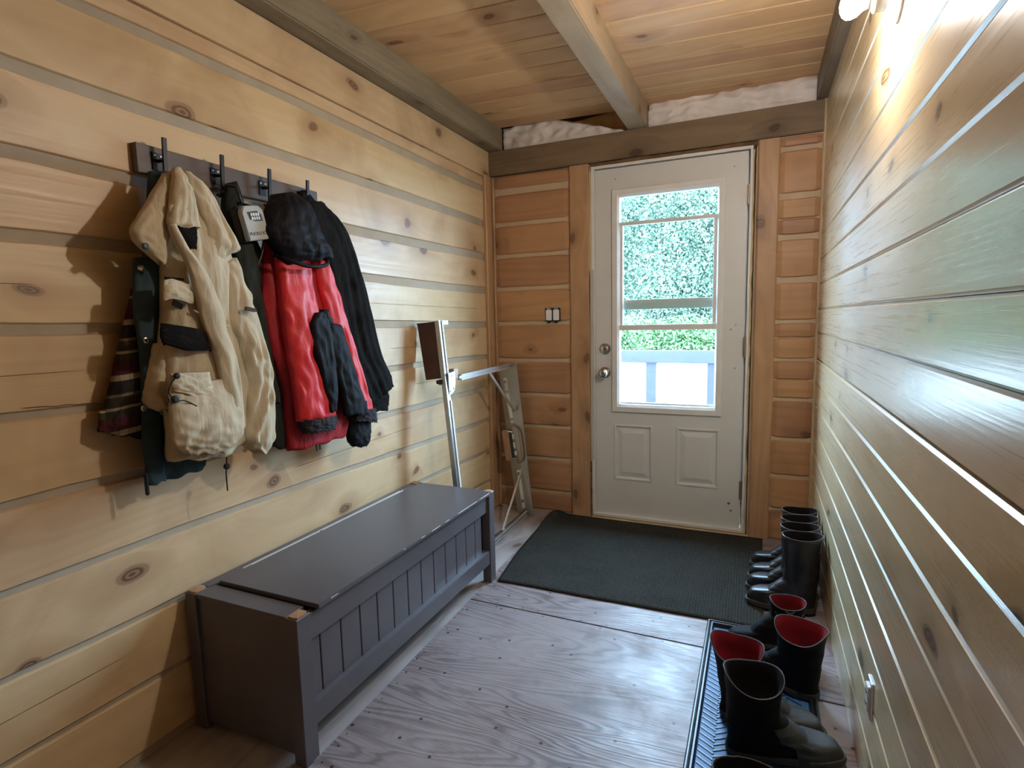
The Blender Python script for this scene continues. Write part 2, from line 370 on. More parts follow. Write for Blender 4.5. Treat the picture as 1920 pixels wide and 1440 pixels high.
# ------------------------------------------------------------------ the room
# floor: sub-floor with plywood sheets laid on it
bm = B(); box(bm, -.10, W + .10, YB, D + .35, -.12, -.012)
floor = struct(fin('floor', bm, M['floor']))
def sheet(pts, h=0.0, mt=None):
    bm = B(); t = [bm.verts.new((x, y, h)) for x, y in pts]; b = [bm.verts.new((x, y, -.012)) for x, y in pts]
    bm.faces.new(t); n = len(pts)
    for i in range(n): bm.faces.new((t[i], b[i], b[(i + 1) % n], t[(i + 1) % n]))
    fin('plywood_sheet', bm, mt or M['floor'], floor)
g_ = .0022
sheet([(-.02, YB), (.505, YB), (.436, 2.03), (.40, D + .1), (-.02, D + .1)], -.0085, M['strip'])
sheet([(.512 + g_, YB), (1.765, YB), (1.765, 2.028 - g_), (.436 + g_, 2.028 - g_)])
sheet([(.436 + g_, 2.032 + g_), (1.765, 2.032 + g_), (1.765, D + .05), (.40 + g_, D + .05)])
sheet([(1.765 + g_ * 2, YB), (W + .02, YB), (W + .02, 1.868 - g_), (1.765 + g_ * 2, 1.868 - g_)])
sheet([(1.765 + g_ * 2, 1.872 + g_), (W + .02, 1.872 + g_), (W + .02, D + .05), (1.765 + g_ * 2, D + .05)])

bm = B()   # nail heads and holes along the sheet edges
for (x0, y0, x1, y1, n_) in ((.520, .4, .448, 2.0, 22), (.46, 2.045, 1.38, 2.045, 9), (.46, 2.014, 1.38, 2.014, 8), (1.772, .9, 1.772, 1.85, 9)):
    for k in range(n_):
        f = (k + R.uniform(-.3, .3)) / n_; x, y = x0 + (x1 - x0) * f + R.uniform(-.010, .010), y0 + (y1 - y0) * f
        lathe(bm, [(0, R.uniform(.0022, .0042)), (.0003, .0022), (.00032, .0001)], (x, y, .0002), (0, 0, 1), 7)
nh = fin('nail_head', bm, M['black'], floor); nh['kind'] = 'stuff'

# squared logs with chinking between them
def log_y(name, parent, x, y0, y1, zb, zt, material, sgn=1, depth=.10, ch=.004, rec=.008, n=34, wob=.0025, seed=0):
    """log running along Y; face at x, room side is +x when sgn=1; zb, zt are functions of y"""
    bm = B(); rows = []
    for i in range(n + 1):
        y = y0 + (y1 - y0) * i / n
        a = zb(y) + wob * noise.noise(Vector((y * 5, seed * 3.1, 0))); b = zt(y) + wob * noise.noise(Vector((y * 5, seed * 3.1, 9)))
        prof = [(-depth, a), (-rec, a), (-rec * .3, a + ch * .45), (0, a + ch), (.0012, (a + b) / 2), (0, b - ch), (-rec * .3, b - ch * .45), (-rec, b), (-depth, b)]
        rows.append([bm.verts.new((x + sgn * p, y, z)) for p, z in prof])
    for A, C in zip(rows, rows[1:]):
        for k in range(len(A) - 1): bm.faces.new((A[k], A[k + 1], C[k + 1], C[k]))
    bm.faces.new(rows[0]); bm.faces.new(rows[-1][::-1])
    return fin(name, bm, material, parent)
bm = B(); box(bm, -.14, -.008, YB, D + .25, -.1, CZ + .10)
wall_left = struct(fin('wall_left', bm, M['chink']))
near = [.012, .215, .415, .614, .815, 1.022, 1.224, 1.433, 1.622, 1.826, 2.022]
far = [-.015, .185, .386, .589, .787, .987, 1.194, 1.406, 1.606, 1.811, 2.024]
gaps = [.014, .018, .020, .024, .026, .026, .034, .038, .040, .040, .034]
def seam(i, s):
    def f(y):
        t = (y - .7) / 2.4
        g = gaps[i] * (.75 + .25 * max(0, min(1, t))) / 2
        return near[i] + (far[i] - near[i]) * t + .006 * math.sin(y * 2.1 + i * 1.7) * (1 if 0 < t < 1 else .3) + s * g
    return f
for i in range(10):
    log_y('log', wall_left, 0, YB, D + .2, seam(i, 1), seam(i + 1, -1), M['log'], seed=i)
log_y('log', wall_left, 0, YB, D + .2, seam(10, 1), lambda y: 2.092, M['log'], seed=10, ch=.003)
bx('top_board', (-.05, .012, YB, D, 2.092, 2.25), M['log'], wall_left, .002)
for y0, z0, y1, z1 in ((-.6, 1.136, .885, 1.113), (.70, 1.038, .868, 1.026), (.0, 1.33, .78, 1.325), (1.97, 1.305, 3.05, 1.29), (2.12, 1.098, 2.55, 1.09), (1.5, .69, 2.3, .70), (-.4, .318, .9, .322), (2.3, .91, 3.0, .893)):
    bm = B(); n_ = 14; tube(bm, [(.0006, y0 + (y1 - y0) * k / n_, z0 + (z1 - z0) * k / n_ + .0025 * noise.noise(Vector((k * .7, z0 * 9, 0)))) for k in range(n_ + 1)], [.0004] + [.0012 + .0006 * noise.noise(Vector((k, z0, 3))) for k in range(n_ - 1)] + [.0004], 5)
    fin('drying_crack', bm, M['gap'], wall_left)
# far wall, left of the door and right of it
bm = B(); box(bm, -.10, .655, D + .010, D + .20, -.1, 2.10); box(bm, 1.535, W + .10, D + .010, D + .20, -.1, 2.12)
wall_far = struct(fin('wall_far', bm, M['chinkf']))
bm = B(); box(bm, -.1, W + .1, D + .112, D + .25, 2.10, CZ + .1); rim = struct(fin('trim_7', bm, M['header']))
def log_x(parent, x0, x1, zb, zt, n=14, seed=0, ch=.012, rec=.012, material=None, crack=None):
    bm = B(); rows = []
    for i in range(n + 1):
        x = x0 + (x1 - x0) * i / n; e = min(i, n - i)
        a = zb + .003 * noise.noise(Vector((x * 9, seed, 0))) + (.003 if e == 0 else 0); b = zt + .003 * noise.noise(Vector((x * 9, seed, 5))) - (.003 if e == 0 else 0)
        of = .006 if e == 0 else 0
        prof = [(rec + .06, a), (rec, a), (rec * .35, a + ch * .4), (0, a + ch), (-.003, (a + b) / 2), (0, b - ch), (rec * .35, b - ch * .4), (rec, b), (rec + .06, b)]
        rows.append([bm.verts.new((x, D + p + of, z)) for p, z in prof])
    for A, C in zip(rows, rows[1:]):
        for k in range(len(A) - 1): bm.faces.new((A[k], A[k + 1], C[k + 1], C[k]))
    bm.faces.new(rows[0]); bm.faces.new(rows[-1][::-1])
    return fin('log', bm, material or M['log_far'], parent)
SL = [(-.02, .0), (.118, .132), (.330, .346), (.535, .551), (.738, .754), (.954, .972), (1.184, 1.204), (1.400, 1.421), (1.603, 1.623), (1.797, 1.818), (1.987, 2.022)]
for i in range(len(SL) - 1): log_x(wall_far, .032, .530, SL[i][1], SL[i + 1][0], seed=i)
log_x(wall_far, .032, .530, 2.022, 2.10, seed=20)
SR = [(-.02, 0), (.160, .176), (.347, .362), (.548, .566), (.760, .778), (.872, .876), (.972, .986), (1.092, 1.096), (1.168, 1.186), (1.375, 1.405), (1.592, 1.620), (1.695, 1.699), (1.795, 1.825), (2.030, 2.052)]
for i in range(len(SR) - 1): log_x(wall_far, 1.645, 1.832, SR[i][1], SR[i + 1][0], seed=30 + i, n=8, ch=.006, rec=.008, material=M['log_far'])
log_x(wall_far, 1.645, 1.832, 2.052, 2.10, seed=60, n=8, ch=.005)
# posts: corner post, the two posts beside the door
def post(name, x0, x1, y0, y1, z1, seed):
    bm = B(); n = 22; rows = []
    for i in range(n + 1):
        z = z1 * i / n; w = .004
        j = lambda k: w * noise.noise(Vector((seed * 7.7 + k * 3.3, 0, z * 4)))
        rows.append([bm.verts.new(p) for p in ((x0 + j(0), y1, z), (x0 + j(0), y0 + .006, z), (x0 + .007 + j(0), y0 + j(2) * .4, z), (x1 - .007 + j(1), y0 + j(2) * .4, z), (x1 + j(1), y0 + .006, z), (x1 + j(1), y1, z))])
    for A, C in zip(rows, rows[1:]):
        for k in range(5): bm.faces.new((A[k], A[k + 1], C[k + 1], C[k]))
    bm.faces.new(rows[0]); bm.faces.new(rows[-1])
    return fin(name, bm, M['post'], None)
for nm, a in (('post', (.530, .648, D - .012, D + .1, 2.10, 1)), ('post', (1.545, 1.645, D - .012, D + .1, 2.10, 2)), ('corner_post', (-.02, .022, D - .085, D + .05, 2.10, 3)), ('corner_strip', (.020, .040, D - .010, D + .05, 2.10, 4))):
    o = post(nm, *a); o.parent = wall_far
# foam bead up the right-hand corner
bm = B(); pts = []; rs = []
for i in range(90):
    z = i / 89 * 2.26; pts.append((W - .004 + .003 * noise.noise(Vector((z * 20, 1, 0))), D - .006, z)); rs.append(.006 + .007 * max(0, noise.noise(Vector((z * 34, 4, 2)))) + .002 * R.random())
tube(bm, pts, rs, 7); o = fin('foam_bead', bm, M['foam'], wall_far, smooth=True)
# right wall: varnished boards, bevelled edges
bm = B(); box(bm, W + .012, W + .14, YB, D + .25, -.1, CZ + .10)
wall_right = struct(fin('wall_right', bm, M['chinkf']))
sz = [.020, .143, .264, .386, .507, .629, .7525, .8654, .9882, 1.1188, 1.238, 1.3627, 1.4866, 1.609, 1.732, 1.854, 1.977, 2.099, 2.250]
for i, a in enumerate([-.03] + sz[:-1]):
    b = sz[i]; bm = B(); g = .0006; bev = .0055
    wide = .0035 if abs(b - .9882) < .001 else 0
    dx = R.uniform(-.0012, .0012)
    prof = [(W + .03, a + g), (W + .0055 + dx, a + g), (W + dx, a + g + bev), (W + dx, b - g - bev - wide), (W + .0055 + dx, b - g - wide), (W + .03, b - g - wide)]
    rows = []
    for k in range(41):
        y = YB + (D + .05 - YB) * k / 40
        rows.append([bm.verts.new((x + .0008 * noise.noise(Vector((y * 2, i * 3.1, 0))), y, z + .0012 * noise.noise(Vector((y * 1.3, (i if z < (a + b) / 2 else i + 1) * 5.3, 0))))) for x, z in prof])
    for A, C in zip(rows, rows[1:]):
        for k in range(5): bm.faces.new((A[k + 1], A[k], C[k], C[k + 1]))
    bm.faces.new(rows[0]); bm.faces.new(rows[-1])
    fin('plank', bm, M['plank'], wall_right)
# wall behind the camera
bm = B(); box(bm, -.14, W + .14, YB - .1, YB - .02, -.1, CZ + .1)
wall_back = struct(fin('wall_back', bm, M['gap']))
z = 0
while z < 2.36:
    bx('plank', (0, W, YB - .02, YB, z + .002, min(z + .148, 2.38)), M['ceil'], wall_back, .003); z += .15
# ceiling boards, slightly out of square
bm = B(); box(bm, -.14, W + .14, YB, D + .25, CZ + .03, CZ + .12)
ceiling = struct(fin('ceiling', bm, M['gap']))
y = YB + .03; k = 0
while y < D + .02:
    w = .118 + .05 * ((k * 37) % 5) / 4
    bm = B(); sl = .085; g = .0010; rows = []
    for xx in (-.12, W + .12):
        s_ = (xx - W / 2) * sl; rows.append([bm.verts.new((xx, yy + s_, zz)) for yy, zz in ((y + g, CZ + .03), (y + g, CZ + .004), (y + g + .003, CZ), (y + w - g - .003, CZ), (y + w - g, CZ + .004), (y + w - g, CZ + .03))])
    for q in range(5): bm.faces.new((rows[0][q], rows[0][q + 1], rows[1][q + 1], rows[1][q]))
    bm.faces.new(rows[0]); bm.faces.new(rows[1])
    fin('board', bm, M['ceil'], ceiling); y += w; k += 1
# beams
def beam(name, dims, material, bev=.006):
    bm = B(); box(bm, *dims)
    return struct(fin(name, bm, material, bevel=bev, seg=2))
beam('trim_1', (-.06, .092, YB, D + .03, 2.252, CZ + .01), M['beam'])
beam('trim_2', (W - .040, W + .06, YB, D + .03, 2.252, CZ + .01), M['beam'])
beam('trim_3', (.873, .976, YB, D + .04, 2.252, CZ + .01), M['joist'], .005)
beam('trim_4', (-.04, W - .004, D - .015, D + .11, 2.104, 2.250), M['header'], .005)
# slanting rim board behind the insulation on the left bay
bm = B(); bar(bm, (.50, D + .075, 2.30), (.90, D + .075, 2.335), .02, .13, (0, 0, 1)); o = fin('rim_board', bm, M['post'], rim)
def batt(x0, x1, zt0, zt1, seed, label):
    bm = B(); nx, nz = int((x1 - x0) * 130), 16; rows = []
    for i in range(nx + 1):
        row = []
        for j in range(nz + 1):
            u, v = i / nx, j / nz; x = x0 + (x1 - x0) * u; zt = zt0(u); z = 2.246 + (zt - 2.246) * v
            edge = max(0, 1 - (min(v, 1 - v) * 4)) ** 2 + max(0, 1 - min(u, 1 - u) * 14) ** 2
            f = noise.noise(Vector((x * 16, seed, z * 13))); rdg = 1 - abs(noise.noise(Vector((x * 11, seed + 4, z * 26)))) * 2
            row.append(bm.verts.new((x, D + .030 - .016 * f - .012 * rdg + .010 * edge, z)))
        rows.append(row)
    for A, C in zip(rows, rows[1:]):
        for k in range(nz): bm.faces.new((A[k], C[k], C[k + 1], A[k + 1]))
    o = fin('insulation_batt', bm, M['ins'], smooth=True, recalc=False); md = o.modifiers.new('t', 'SOLIDIFY'); md.thickness = .04; md.offset = -1
    tag(o, label, 'insulation', 'insulation batts above the header beam')
batt(.095, .872, lambda u: 2.394 - max(0, u - .42) * .23, 0, 3, 'wrinkled off-white insulation batt between left beam and centre joist')
batt(.978, W - .042, lambda u: 2.386, 0, 8, 'wrinkled off-white insulation batt between centre joist and right wall')

# ------------------------------------------------------------------ the door
door = thing('door_1', None, None, (.678, D, 0), kind='structure')
X0, X1, Z0, Z1 = .680, 1.497, .032, 2.060
GX0, GX1, GZ0, GZ1 = .820, 1.360, .700, 1.905
def nested(bm, rects, mi=0):
    """rings of faces between nested rectangles (x0,x1,z0,z1,y)"""
    prev = None
    for (x0, x1, z0, z1, y) in rects:
        r = [bm.verts.new(p) for p in ((x0, y, z0), (x1, y, z0), (x1, y, z1), (x0, y, z1))]
        if prev:
            for k in range(4): bm.faces.new((prev[k], prev[(k + 1) % 4], r[(k + 1) % 4], r[k])).material_index = mi
        prev = r
    return prev
bm = B(); yf, yb = D + .008, D + .052
P1, P2 = (.790, 1.020, .245, .587), (1.150, 1.386, .245, .587)
# slab front built as a grid that leaves out the glazed opening and the two pressed panels
xs = sorted({X0, X1, GX0, GX1, P1[0], P1[1], P2[0], P2[1]}); zs = sorted({Z0, Z1, GZ0, GZ1, P1[2], P1[3]})
vv = {}
def V(x, z, y=None):
    k = (x, z, y if y is not None else yf)
    if k not in vv: vv[k] = bm.verts.new((x, k[2], z))
    return vv[k]
def inside(x, z, r): return r[0] < x < r[1] and r[2] < z < r[3]
for i in range(len(xs) - 1):
    for j in range(len(zs) - 1):
        cx, cz = (xs[i] + xs[i + 1]) / 2, (zs[j] + zs[j + 1]) / 2
        hole = inside(cx, cz, (GX0, GX1, GZ0, GZ1))
        if not hole:
            bm.faces.new((V(xs[i], zs[j], yb), V(xs[i], zs[j + 1], yb), V(xs[i + 1], zs[j + 1], yb), V(xs[i + 1], zs[j], yb)))
        if hole or inside(cx, cz, P1) or inside(cx, cz, P2): continue
        bm.faces.new((V(xs[i], zs[j]), V(xs[i + 1], zs[j]), V(xs[i + 1], zs[j + 1]), V(xs[i], zs[j + 1])))
for P in (P1, P2):
    a, b, c, d = P; e = []
    for ins, dy in ((0, 0), (.004, -.004), (.012, -.004), (.018, .006), (.026, .006), (.052, -.001)):
        e.append((a + ins, b - ins, c + ins, d - ins, yf + dy))
    r = nested(bm, e); bm.faces.new(r)
nested(bm, [(X0, X1, Z0, Z1, yf), (X0, X1, Z0, Z1, yb)]); nested(bm, [(GX0, GX1, GZ0, GZ1, yf), (GX0, GX1, GZ0, GZ1, yb)])
leaf = fin('door_leaf', bm, M['door'], door, recalc=True)
# frame round the glass
bm = B(); nested(bm, [(.780, 1.392, .660, 1.942, D + .010), (.781, 1.391, .661, 1.941, D - .002), (.785, 1.387, .665, 1.937, D - .005), (.812, 1.360, .692, 1.911, D - .005), (.826, 1.352, .708, 1.896, D + .004), (.828, 1.350, .710, 1.894, D + .026)])
frame = fin('lite_frame', bm, M['white'], door)
def drail(name, x0, x1, z0, z1, y0, y1, mt=None): return bx(name, (x0, x1, y0, y1, z0, z1), mt or M['white'], frame, .0015)
drail('glazing_bar', .826, 1.352, 1.737, 1.757, D + .004, D + .026)
drail('glazing_bar', .826, 1.352, 1.143, 1.174, D + .002, D + .026)
drail('sash_stile', .826, .842, 1.17, 1.74, D + .012, D + .030)
drail('sash_stile', 1.334, 1.352, 1.17, 1.74, D + .012, D + .030)
M['sashb'] = plain('storm_sash_paint', (.70, .76, .82), .4)
drail('sash_rail', .840, 1.336, 1.262, 1.302, D + .034, D + .044, M['sashb'])
drail('sash_rail', .840, 1.336, 1.300, 1.318, D + .032, D + .046, M['white'])
drail('sash_lip', .828, 1.350, .708, .720, D + .020, D + .03)
bx('window_pane', (.828, 1.350, D + .030, D + .033, .709, 1.895), M['glass'], door)
# knob and deadbolt
def lockset(name, z, knob):
    bm = B(); c = (.737, D + .010, z)
    lathe(bm, [(-.002, .033), (.004, .034), (.008, .031), (.010, .014)], c, (0, -1, 0), 28)
    o = fin(name, bm, M['chrome'], door, smooth=False)
    bm = B()
    if knob: lathe(bm, [(.008, .012), (.028, .012), (.034, .020), (.046, .027), (.056, .027), (.064, .021), (.068, .010), (.0685, .001)], c, (0, -1, 0), 28)
    else: lathe(bm, [(.008, .024), (.016, .024), (.019, .020), (.020, .001)], c, (0, -1, 0), 24)
    fin('door_knob' if knob else 'lock_cylinder', bm, M['chrome'], o, smooth=True)
    bm = B()
    if knob: box(bm, .7355, .7385, D - .060, D - .058, z - .008, z + .008)
    else: box(bm, .7355, .7385, D - .012, D - .0095, z - .009, z + .009)
    fin('keyway', bm, M['black'], o)
lockset('rosette', .894, True); lockset('deadbolt', 1.034, False)
for z in (1.838, 1.046, .253):
    bm = B(); tube(bm, [(1.5035, D - .002, z - .05), (1.5035, D - .002, z + .05)], .0065, 10)
    for q in (-.054, .051): tube(bm, [(1.5035, D - .002, z + q), (1.5035, D - .002, z + q + .004)], .0045, 8)
    box(bm, 1.492, 1.503, D + .003, D + .008, z - .05, z + .05)
    fin('hinge', bm, M['hinge'], door)
# scuffs: small dents on the leaf (raised dimples of paint)
bm = B()
for x, z, r in ((.80, 2.0, .004), (1.43, 1.99, .004), (1.43, 1.14, .005), (1.455, 1.165, .004), (1.455, .93, .004), (1.452, .13, .006), (1.44, .17, .008)):
    lathe(bm, [(0, r), (.0012, r * .8), (.0013, .0001)], (x, yf, z), (0, -1, 0), 8)
fin('dent', bm, M['hinge'], leaf)
# jambs, threshold
def wobbox(name, x0, x1, y0, y1, z0, z1, mt, parent, axis, amp, n=50, seed=0):
    bm = B(); rows = []
    for i in range(n + 1):
        t = i / n; j = lambda k: amp * noise.noise(Vector((t * n * .35, seed + k * 3.7, 1)))
        if axis == 'Z':
            z = z0 + (z1 - z0) * t; pr = [(x0 + j(0), y1, z), (x0 + j(0), y0 + j(2), z), (x1 + j(1), y0 + j(2), z), (x1 + j(1), y1, z)]
        else:
            x = x0 + (x1 - x0) * t; pr = [(x, y1, z0 + j(0)), (x, y0 + j(2), z0 + j(0)), (x, y0 + j(2), z1 + j(1)), (x, y1, z1 + j(1))]
        rows.append([bm.verts.new(p) for p in pr])
    for A, C in zip(rows, rows[1:]):
        for k in range(4): bm.faces.new((A[k], A[(k + 1) % 4], C[(k + 1) % 4], C[k]))
    bm.faces.new(rows[0]); bm.faces.new(rows[-1]); return fin(name, bm, mt, parent)
bx('leak_stop', (1.488, 1.56, D + .054, D + .11, 0, 2.10), M['white'], door); bx('leak_stop', (.65, .69, D + .054, D + .11, 0, 2.10), M['white'], door); bx('leak_stop', (.69, 1.488, D + .054, D + .11, 2.052, 2.11), M['white'], door)  # unseen boxes added behind the jambs to block light leaking round the door
jamb = bx('jamb', (.660, .6785, D - .006, D + .11, 0, 2.072), M['white'], door, .002)
bm = B(); box(bm, .6565, .675, D - .012, D - .006, .36, 1.50)
for z in (.42, .60, .75, .86, .97, 1.12, 1.27, 1.42): lathe(bm, [(0, .003), (.001, .002), (.0011, .0001)], (.666, D - .012, z), (0, -1, 0), 8)
fin('strike_strip', bm, plain('strip_metal', (.50, .48, .45), .5, .2), door)
wobbox('jamb', 1.508, 1.519, D - .004, D + .11, 0, 2.07, M['white'], door, 'Z', .0018, seed=3)
wobbox('jamb', .66, 1.52, D - .006, D + .11, 2.066, 2.081, M['white'], door, 'X', .0015, seed=5)
wobbox('foam_gap', 1.519, 1.532, D + .004, D + .10, .30, 2.09, M['gap'], door, 'Z', .004, seed=7)
wobbox('foam_edge', 1.517, 1.527, D - .002, D + .05, .0, 2.06, M['foam'], door, 'Z', .005, 80, seed=9)
wobbox('foam_gap', .66, 1.54, D - .002, D + .10, 2.080, 2.100, M['gap'], door, 'X', .004, seed=11)
wobbox('foam_edge', .650, .661, D - .006, D + .05, 0, 2.06, M['foam'], door, 'Z', .0025, 80, seed=13)
wobbox('foam_gap', .6505, .658, D - .009, D + .05, 0, .35, M['gap'], door, 'Z', .003, seed=14)
bx('threshold', (.66, 1.52, D - .012, D + .14, 0, .018), M['foam'], door, .003)
wobbox('sill_strip', .672, 1.508, D - .018, D + .02, .016, .030, M['white'], door, 'X', .0022, seed=17)
wobbox('sill_edge', .66, 1.545, D - .050, D - .012, .0, .006, M['foam'], door, 'X', .004, seed=19)

# light switch pair on the far wall
t = thing('light_switch', 'pair of white rocker switches without cover plate, left of the door', 'light switch', (.4165, D - .004, 1.2445))
bx('switch_box', (.368, .465, D - .008, D + .02, 1.203, 1.284), M['blackpl'], t, .002)
for x in (.3745, .4215): 
    bx('rocker', (x, x + .037, D - .016, D - .004, 1.210, 1.274), M['porcelain'], t, .003, 2)
for x in (.393, .440):
    for z in (1.282, 1.204):
        bm = B(); lathe(bm, [(0, .012), (.0025, .012), (.003, .0001)], (x, D - .008, z), (0, -1, 0), 14)
        fin('yoke', bm, M['steel'] if z > 1.25 else M['black'], t)
# small outlet plate on the right wall
t = thing('wall_plate', 'small silvery upright outlet plate low on the right wall', 'outlet', (W, 1.490, .287))
bx('plate', (W - .006, W + .001, 1.466, 1.514, .238, .332), M['alu'], t, .002)
bx('outlet_face', (W - .012, W - .004, 1.475, 1.505, .252, .318), M['porcelain'], t, .002)
for z in (.270, .300): bx('slot', (W - .013, W - .011, 1.483, 1.497, z - .003, z + .003), M['black'], t)
# bare bulb in a porcelain holder, high on the right wall
LY, LZ = 1.60, 1.932
t = thing('wall_lamp', 'bare lit bulb in a white porcelain holder high on the right wall', 'lamp', (W, LY, LZ))
bm = B(); lathe(bm, [(-.004, .056), (.004, .057), (.010, .052), (.014, .034), (.018, .027), (.045, .025), (.050, .027), (.053, .025), (.053, .014)], (W, LY, LZ), (-1, 0, 0), 36)
hold = fin('lamp_holder', bm, M['porcelain'], t, smooth=True)
for q in (-.036, .036):
    bm = B(); lathe(bm, [(0, .005), (.002, .005), (.003, .0005)], (W - .011, LY, LZ + q), (-1, 0, 0), 10); fin('screw', bm, M['steel'], hold)
bm = B(); lathe(bm, [(0, .013), (.012, .014), (.014, .013)], (W - .050, LY, LZ), (-1, 0, 0), 20); fin('screw_cap', bm, M['chrome'], t, smooth=True)
bm = B(); lathe(bm, [(.0, .013), (.010, .016), (.022, .026), (.034, .030), (.044, .0285), (.052, .022), (.057, .012), (.059, .0005)], (W - .062, LY, LZ), (-1, 0, 0), 28)
fin('bulb', bm, M['bulb'], t, smooth=True)
# ------------------------------------------------------------------ storage bench
t = thing('storage_bench', 'long charcoal painted wooden storage bench with hinged lid along the left wall', 'bench', (.24, 1.64, 0))
BY0, BY1, BZ = 1.035, 2.248, .430
def wobleg(x0, x1, y0, y1):
    o = bx('leg', (x0, x1, y0, y1, 0, BZ), M['bench'], t, .002)
    return o
legs = [wobleg(.418, .460, BY0, BY0 + .052), wobleg(.418, .460, BY1 - .050, BY1), wobleg(.018, .062, BY0, BY0 + .050), wobleg(.018, .062, BY1 - .05, BY1)]
def worn(leg, x0, x1, y0, y1, seed):
    """bare broken wood on top of a post: a ragged slab"""
    bm = B(); c = ((x0 + x1) / 2, (y0 + y1) / 2); n = 18; top = []; bot = []
    for k in range(n):
        a = 2 * PI * k / n; sx, sy = math.cos(a), math.sin(a); s = 1 / max(abs(sx), abs(sy)); j = .86 + .14 * noise.noise(Vector((k * .9, seed, 0)))
        x, y = c[0] + sx * s * (x1 - x0) / 2 * j, c[1] + sy * s * (y1 - y0) / 2 * j
        top.append(bm.verts.new((x, y, BZ + .0045))); bot.append(bm.verts.new((x, y, BZ - .0005)))
    for k in range(n): bm.faces.new((bot[k], bot[(k + 1) % n], top[(k + 1) % n], top[k]))
    cc = bm.verts.new((*c, BZ + .006))
    for k in range(n): bm.faces.new((top[k], top[(k + 1) % n], cc))
    o = fin('bare_wood_top', bm, M['raw'], leg); o['label'] = 'bare broken wood on the post top'
worn(legs[0], .420, .458, BY0 + .002, BY0 + .05, 1); worn(legs[1], .425, .459, BY1 - .048, BY1 - .002, 2); worn(legs[2], .020, .060, BY0 + .002, BY0 + .048, 3); worn(legs[3], .02, .06, BY1 - .046, BY1 - .004, 4)
# lid, raised a little at the near end as in the photo
bm = B(); v = box(bm, .070, .466, 1.112, 2.212, .422, .436)
for q in v:
    if q.co.y < 1.2: q.co.z += .004
lid = fin('lid', bm, M['bench'], t, bevel=.002)
bx('back_strip', (.020, .056, BY0 + .05, BY1 - .05, .415, .431), M['bench'], t, .0015)
for a, b in ((1.235, 1.545), (1.560, 2.085)):
    bx('hinge_strip', (.0655, .0690, a, b, .431, .4385), M['wear'], t)
    bx('hinge_strip', (.0490, .0515, a - .02, b, .430, .4335), M['wear'], t)
bx('end_strip', (.062, .418, BY0 + .004, BY0 + .070, .415, .430), M['bench'], t, .0015)
bx('end_strip', (.062, .418, BY1 - .032, BY1 - .006, .415, .430), M['bench'], t, .0015)
bx('end_panel', (.060, .420, BY0 + .010, BY0 + .024, .020, .416), M['bench'], t)
bx('end_panel', (.060, .420, BY1 - .024, BY1 - .010, .085, .416), M['bench'], t)
bx('back_panel', (.022, .034, BY0 + .04, BY1 - .04, .085, .416), M['bench'], t)
bx('bottom_panel', (.03, .425, BY0 + .02, BY1 - .02, .095, .107), M['benchin'], t)
bx('top_rail', (.426, .448, BY0 + .052, BY1 - .05, .340, .418), M['bench'], t, .002)
bm = B(); v = box(bm, .424, .456, BY0 + .052, BY1 - .05, .092, .158)
br = fin('bottom_rail', bm, M['bench'], t, bevel=.002)
ys = [BY0 + .052, 1.141, 1.228, 1.316, 1.403, 1.491, 1.578, 1.665, 1.753, 1.841, 1.929, 2.014, 2.098, 2.163]
for a, b in zip(ys, ys[1:]):
    bx('slat', (.424, .4345, a + .0016, b - .0016, .100, .372), M['bench'], t, .0022)
# worn bright paint along the front edge of the lid
for a, b in ((1.16, 1.19), (1.52, 1.53), (1.63, 1.655), (1.70, 1.76), (1.80, 1.83), (1.90, 2.06), (2.10, 2.19)):
    bm = B(); tube(bm, [(.4663, a, .4358), (.4663, b, .4358)], .0011, 5); fin('paint_chip', bm, M['wear'], lid)

# ------------------------------------------------------------------ coat rack with four hooks
t = thing('coat_rack', 'dark board coat rack with four black iron hooks on the left wall', 'coat rack', (0, 1.35, 1.64))
bd = bx('board', (.0, .024, 1.012, 1.688, 1.637, 1.716), M['rail'], t, .002)
for y in (1.068, 1.248, 1.428, 1.600):
    bm = B(); bar(bm, (.026, y, 1.652), (.026, y, 1.700), .030, .005, (1, 0, 0)); hk = fin('hook_plate', bm, M['black'], t, bevel=.001)
    bm = B(); tube(bm, [(.026, y, 1.678), (.05, y, 1.676), (.056, y, 1.676)], .005, 8)
    bar(bm, (.056, y, 1.640), (.062, y, 1.735), .011, .007, (1, 0, 0))
    tube(bm, [(.056, y, 1.645), (.050, y, 1.625), (.040, y, 1.615), (.030, y, 1.622)], .0045, 8)
    fin('hook_prong', bm, M['black'], hk)
    bm = B()
    for q in (-.009, .009): lathe(bm, [(0, .003), (.0015, .0028), (.002, .0002)], (.0285, y + q, 1.692), (1, 0, 0), 8)
    fin('screw', bm, M['steel'], hk)

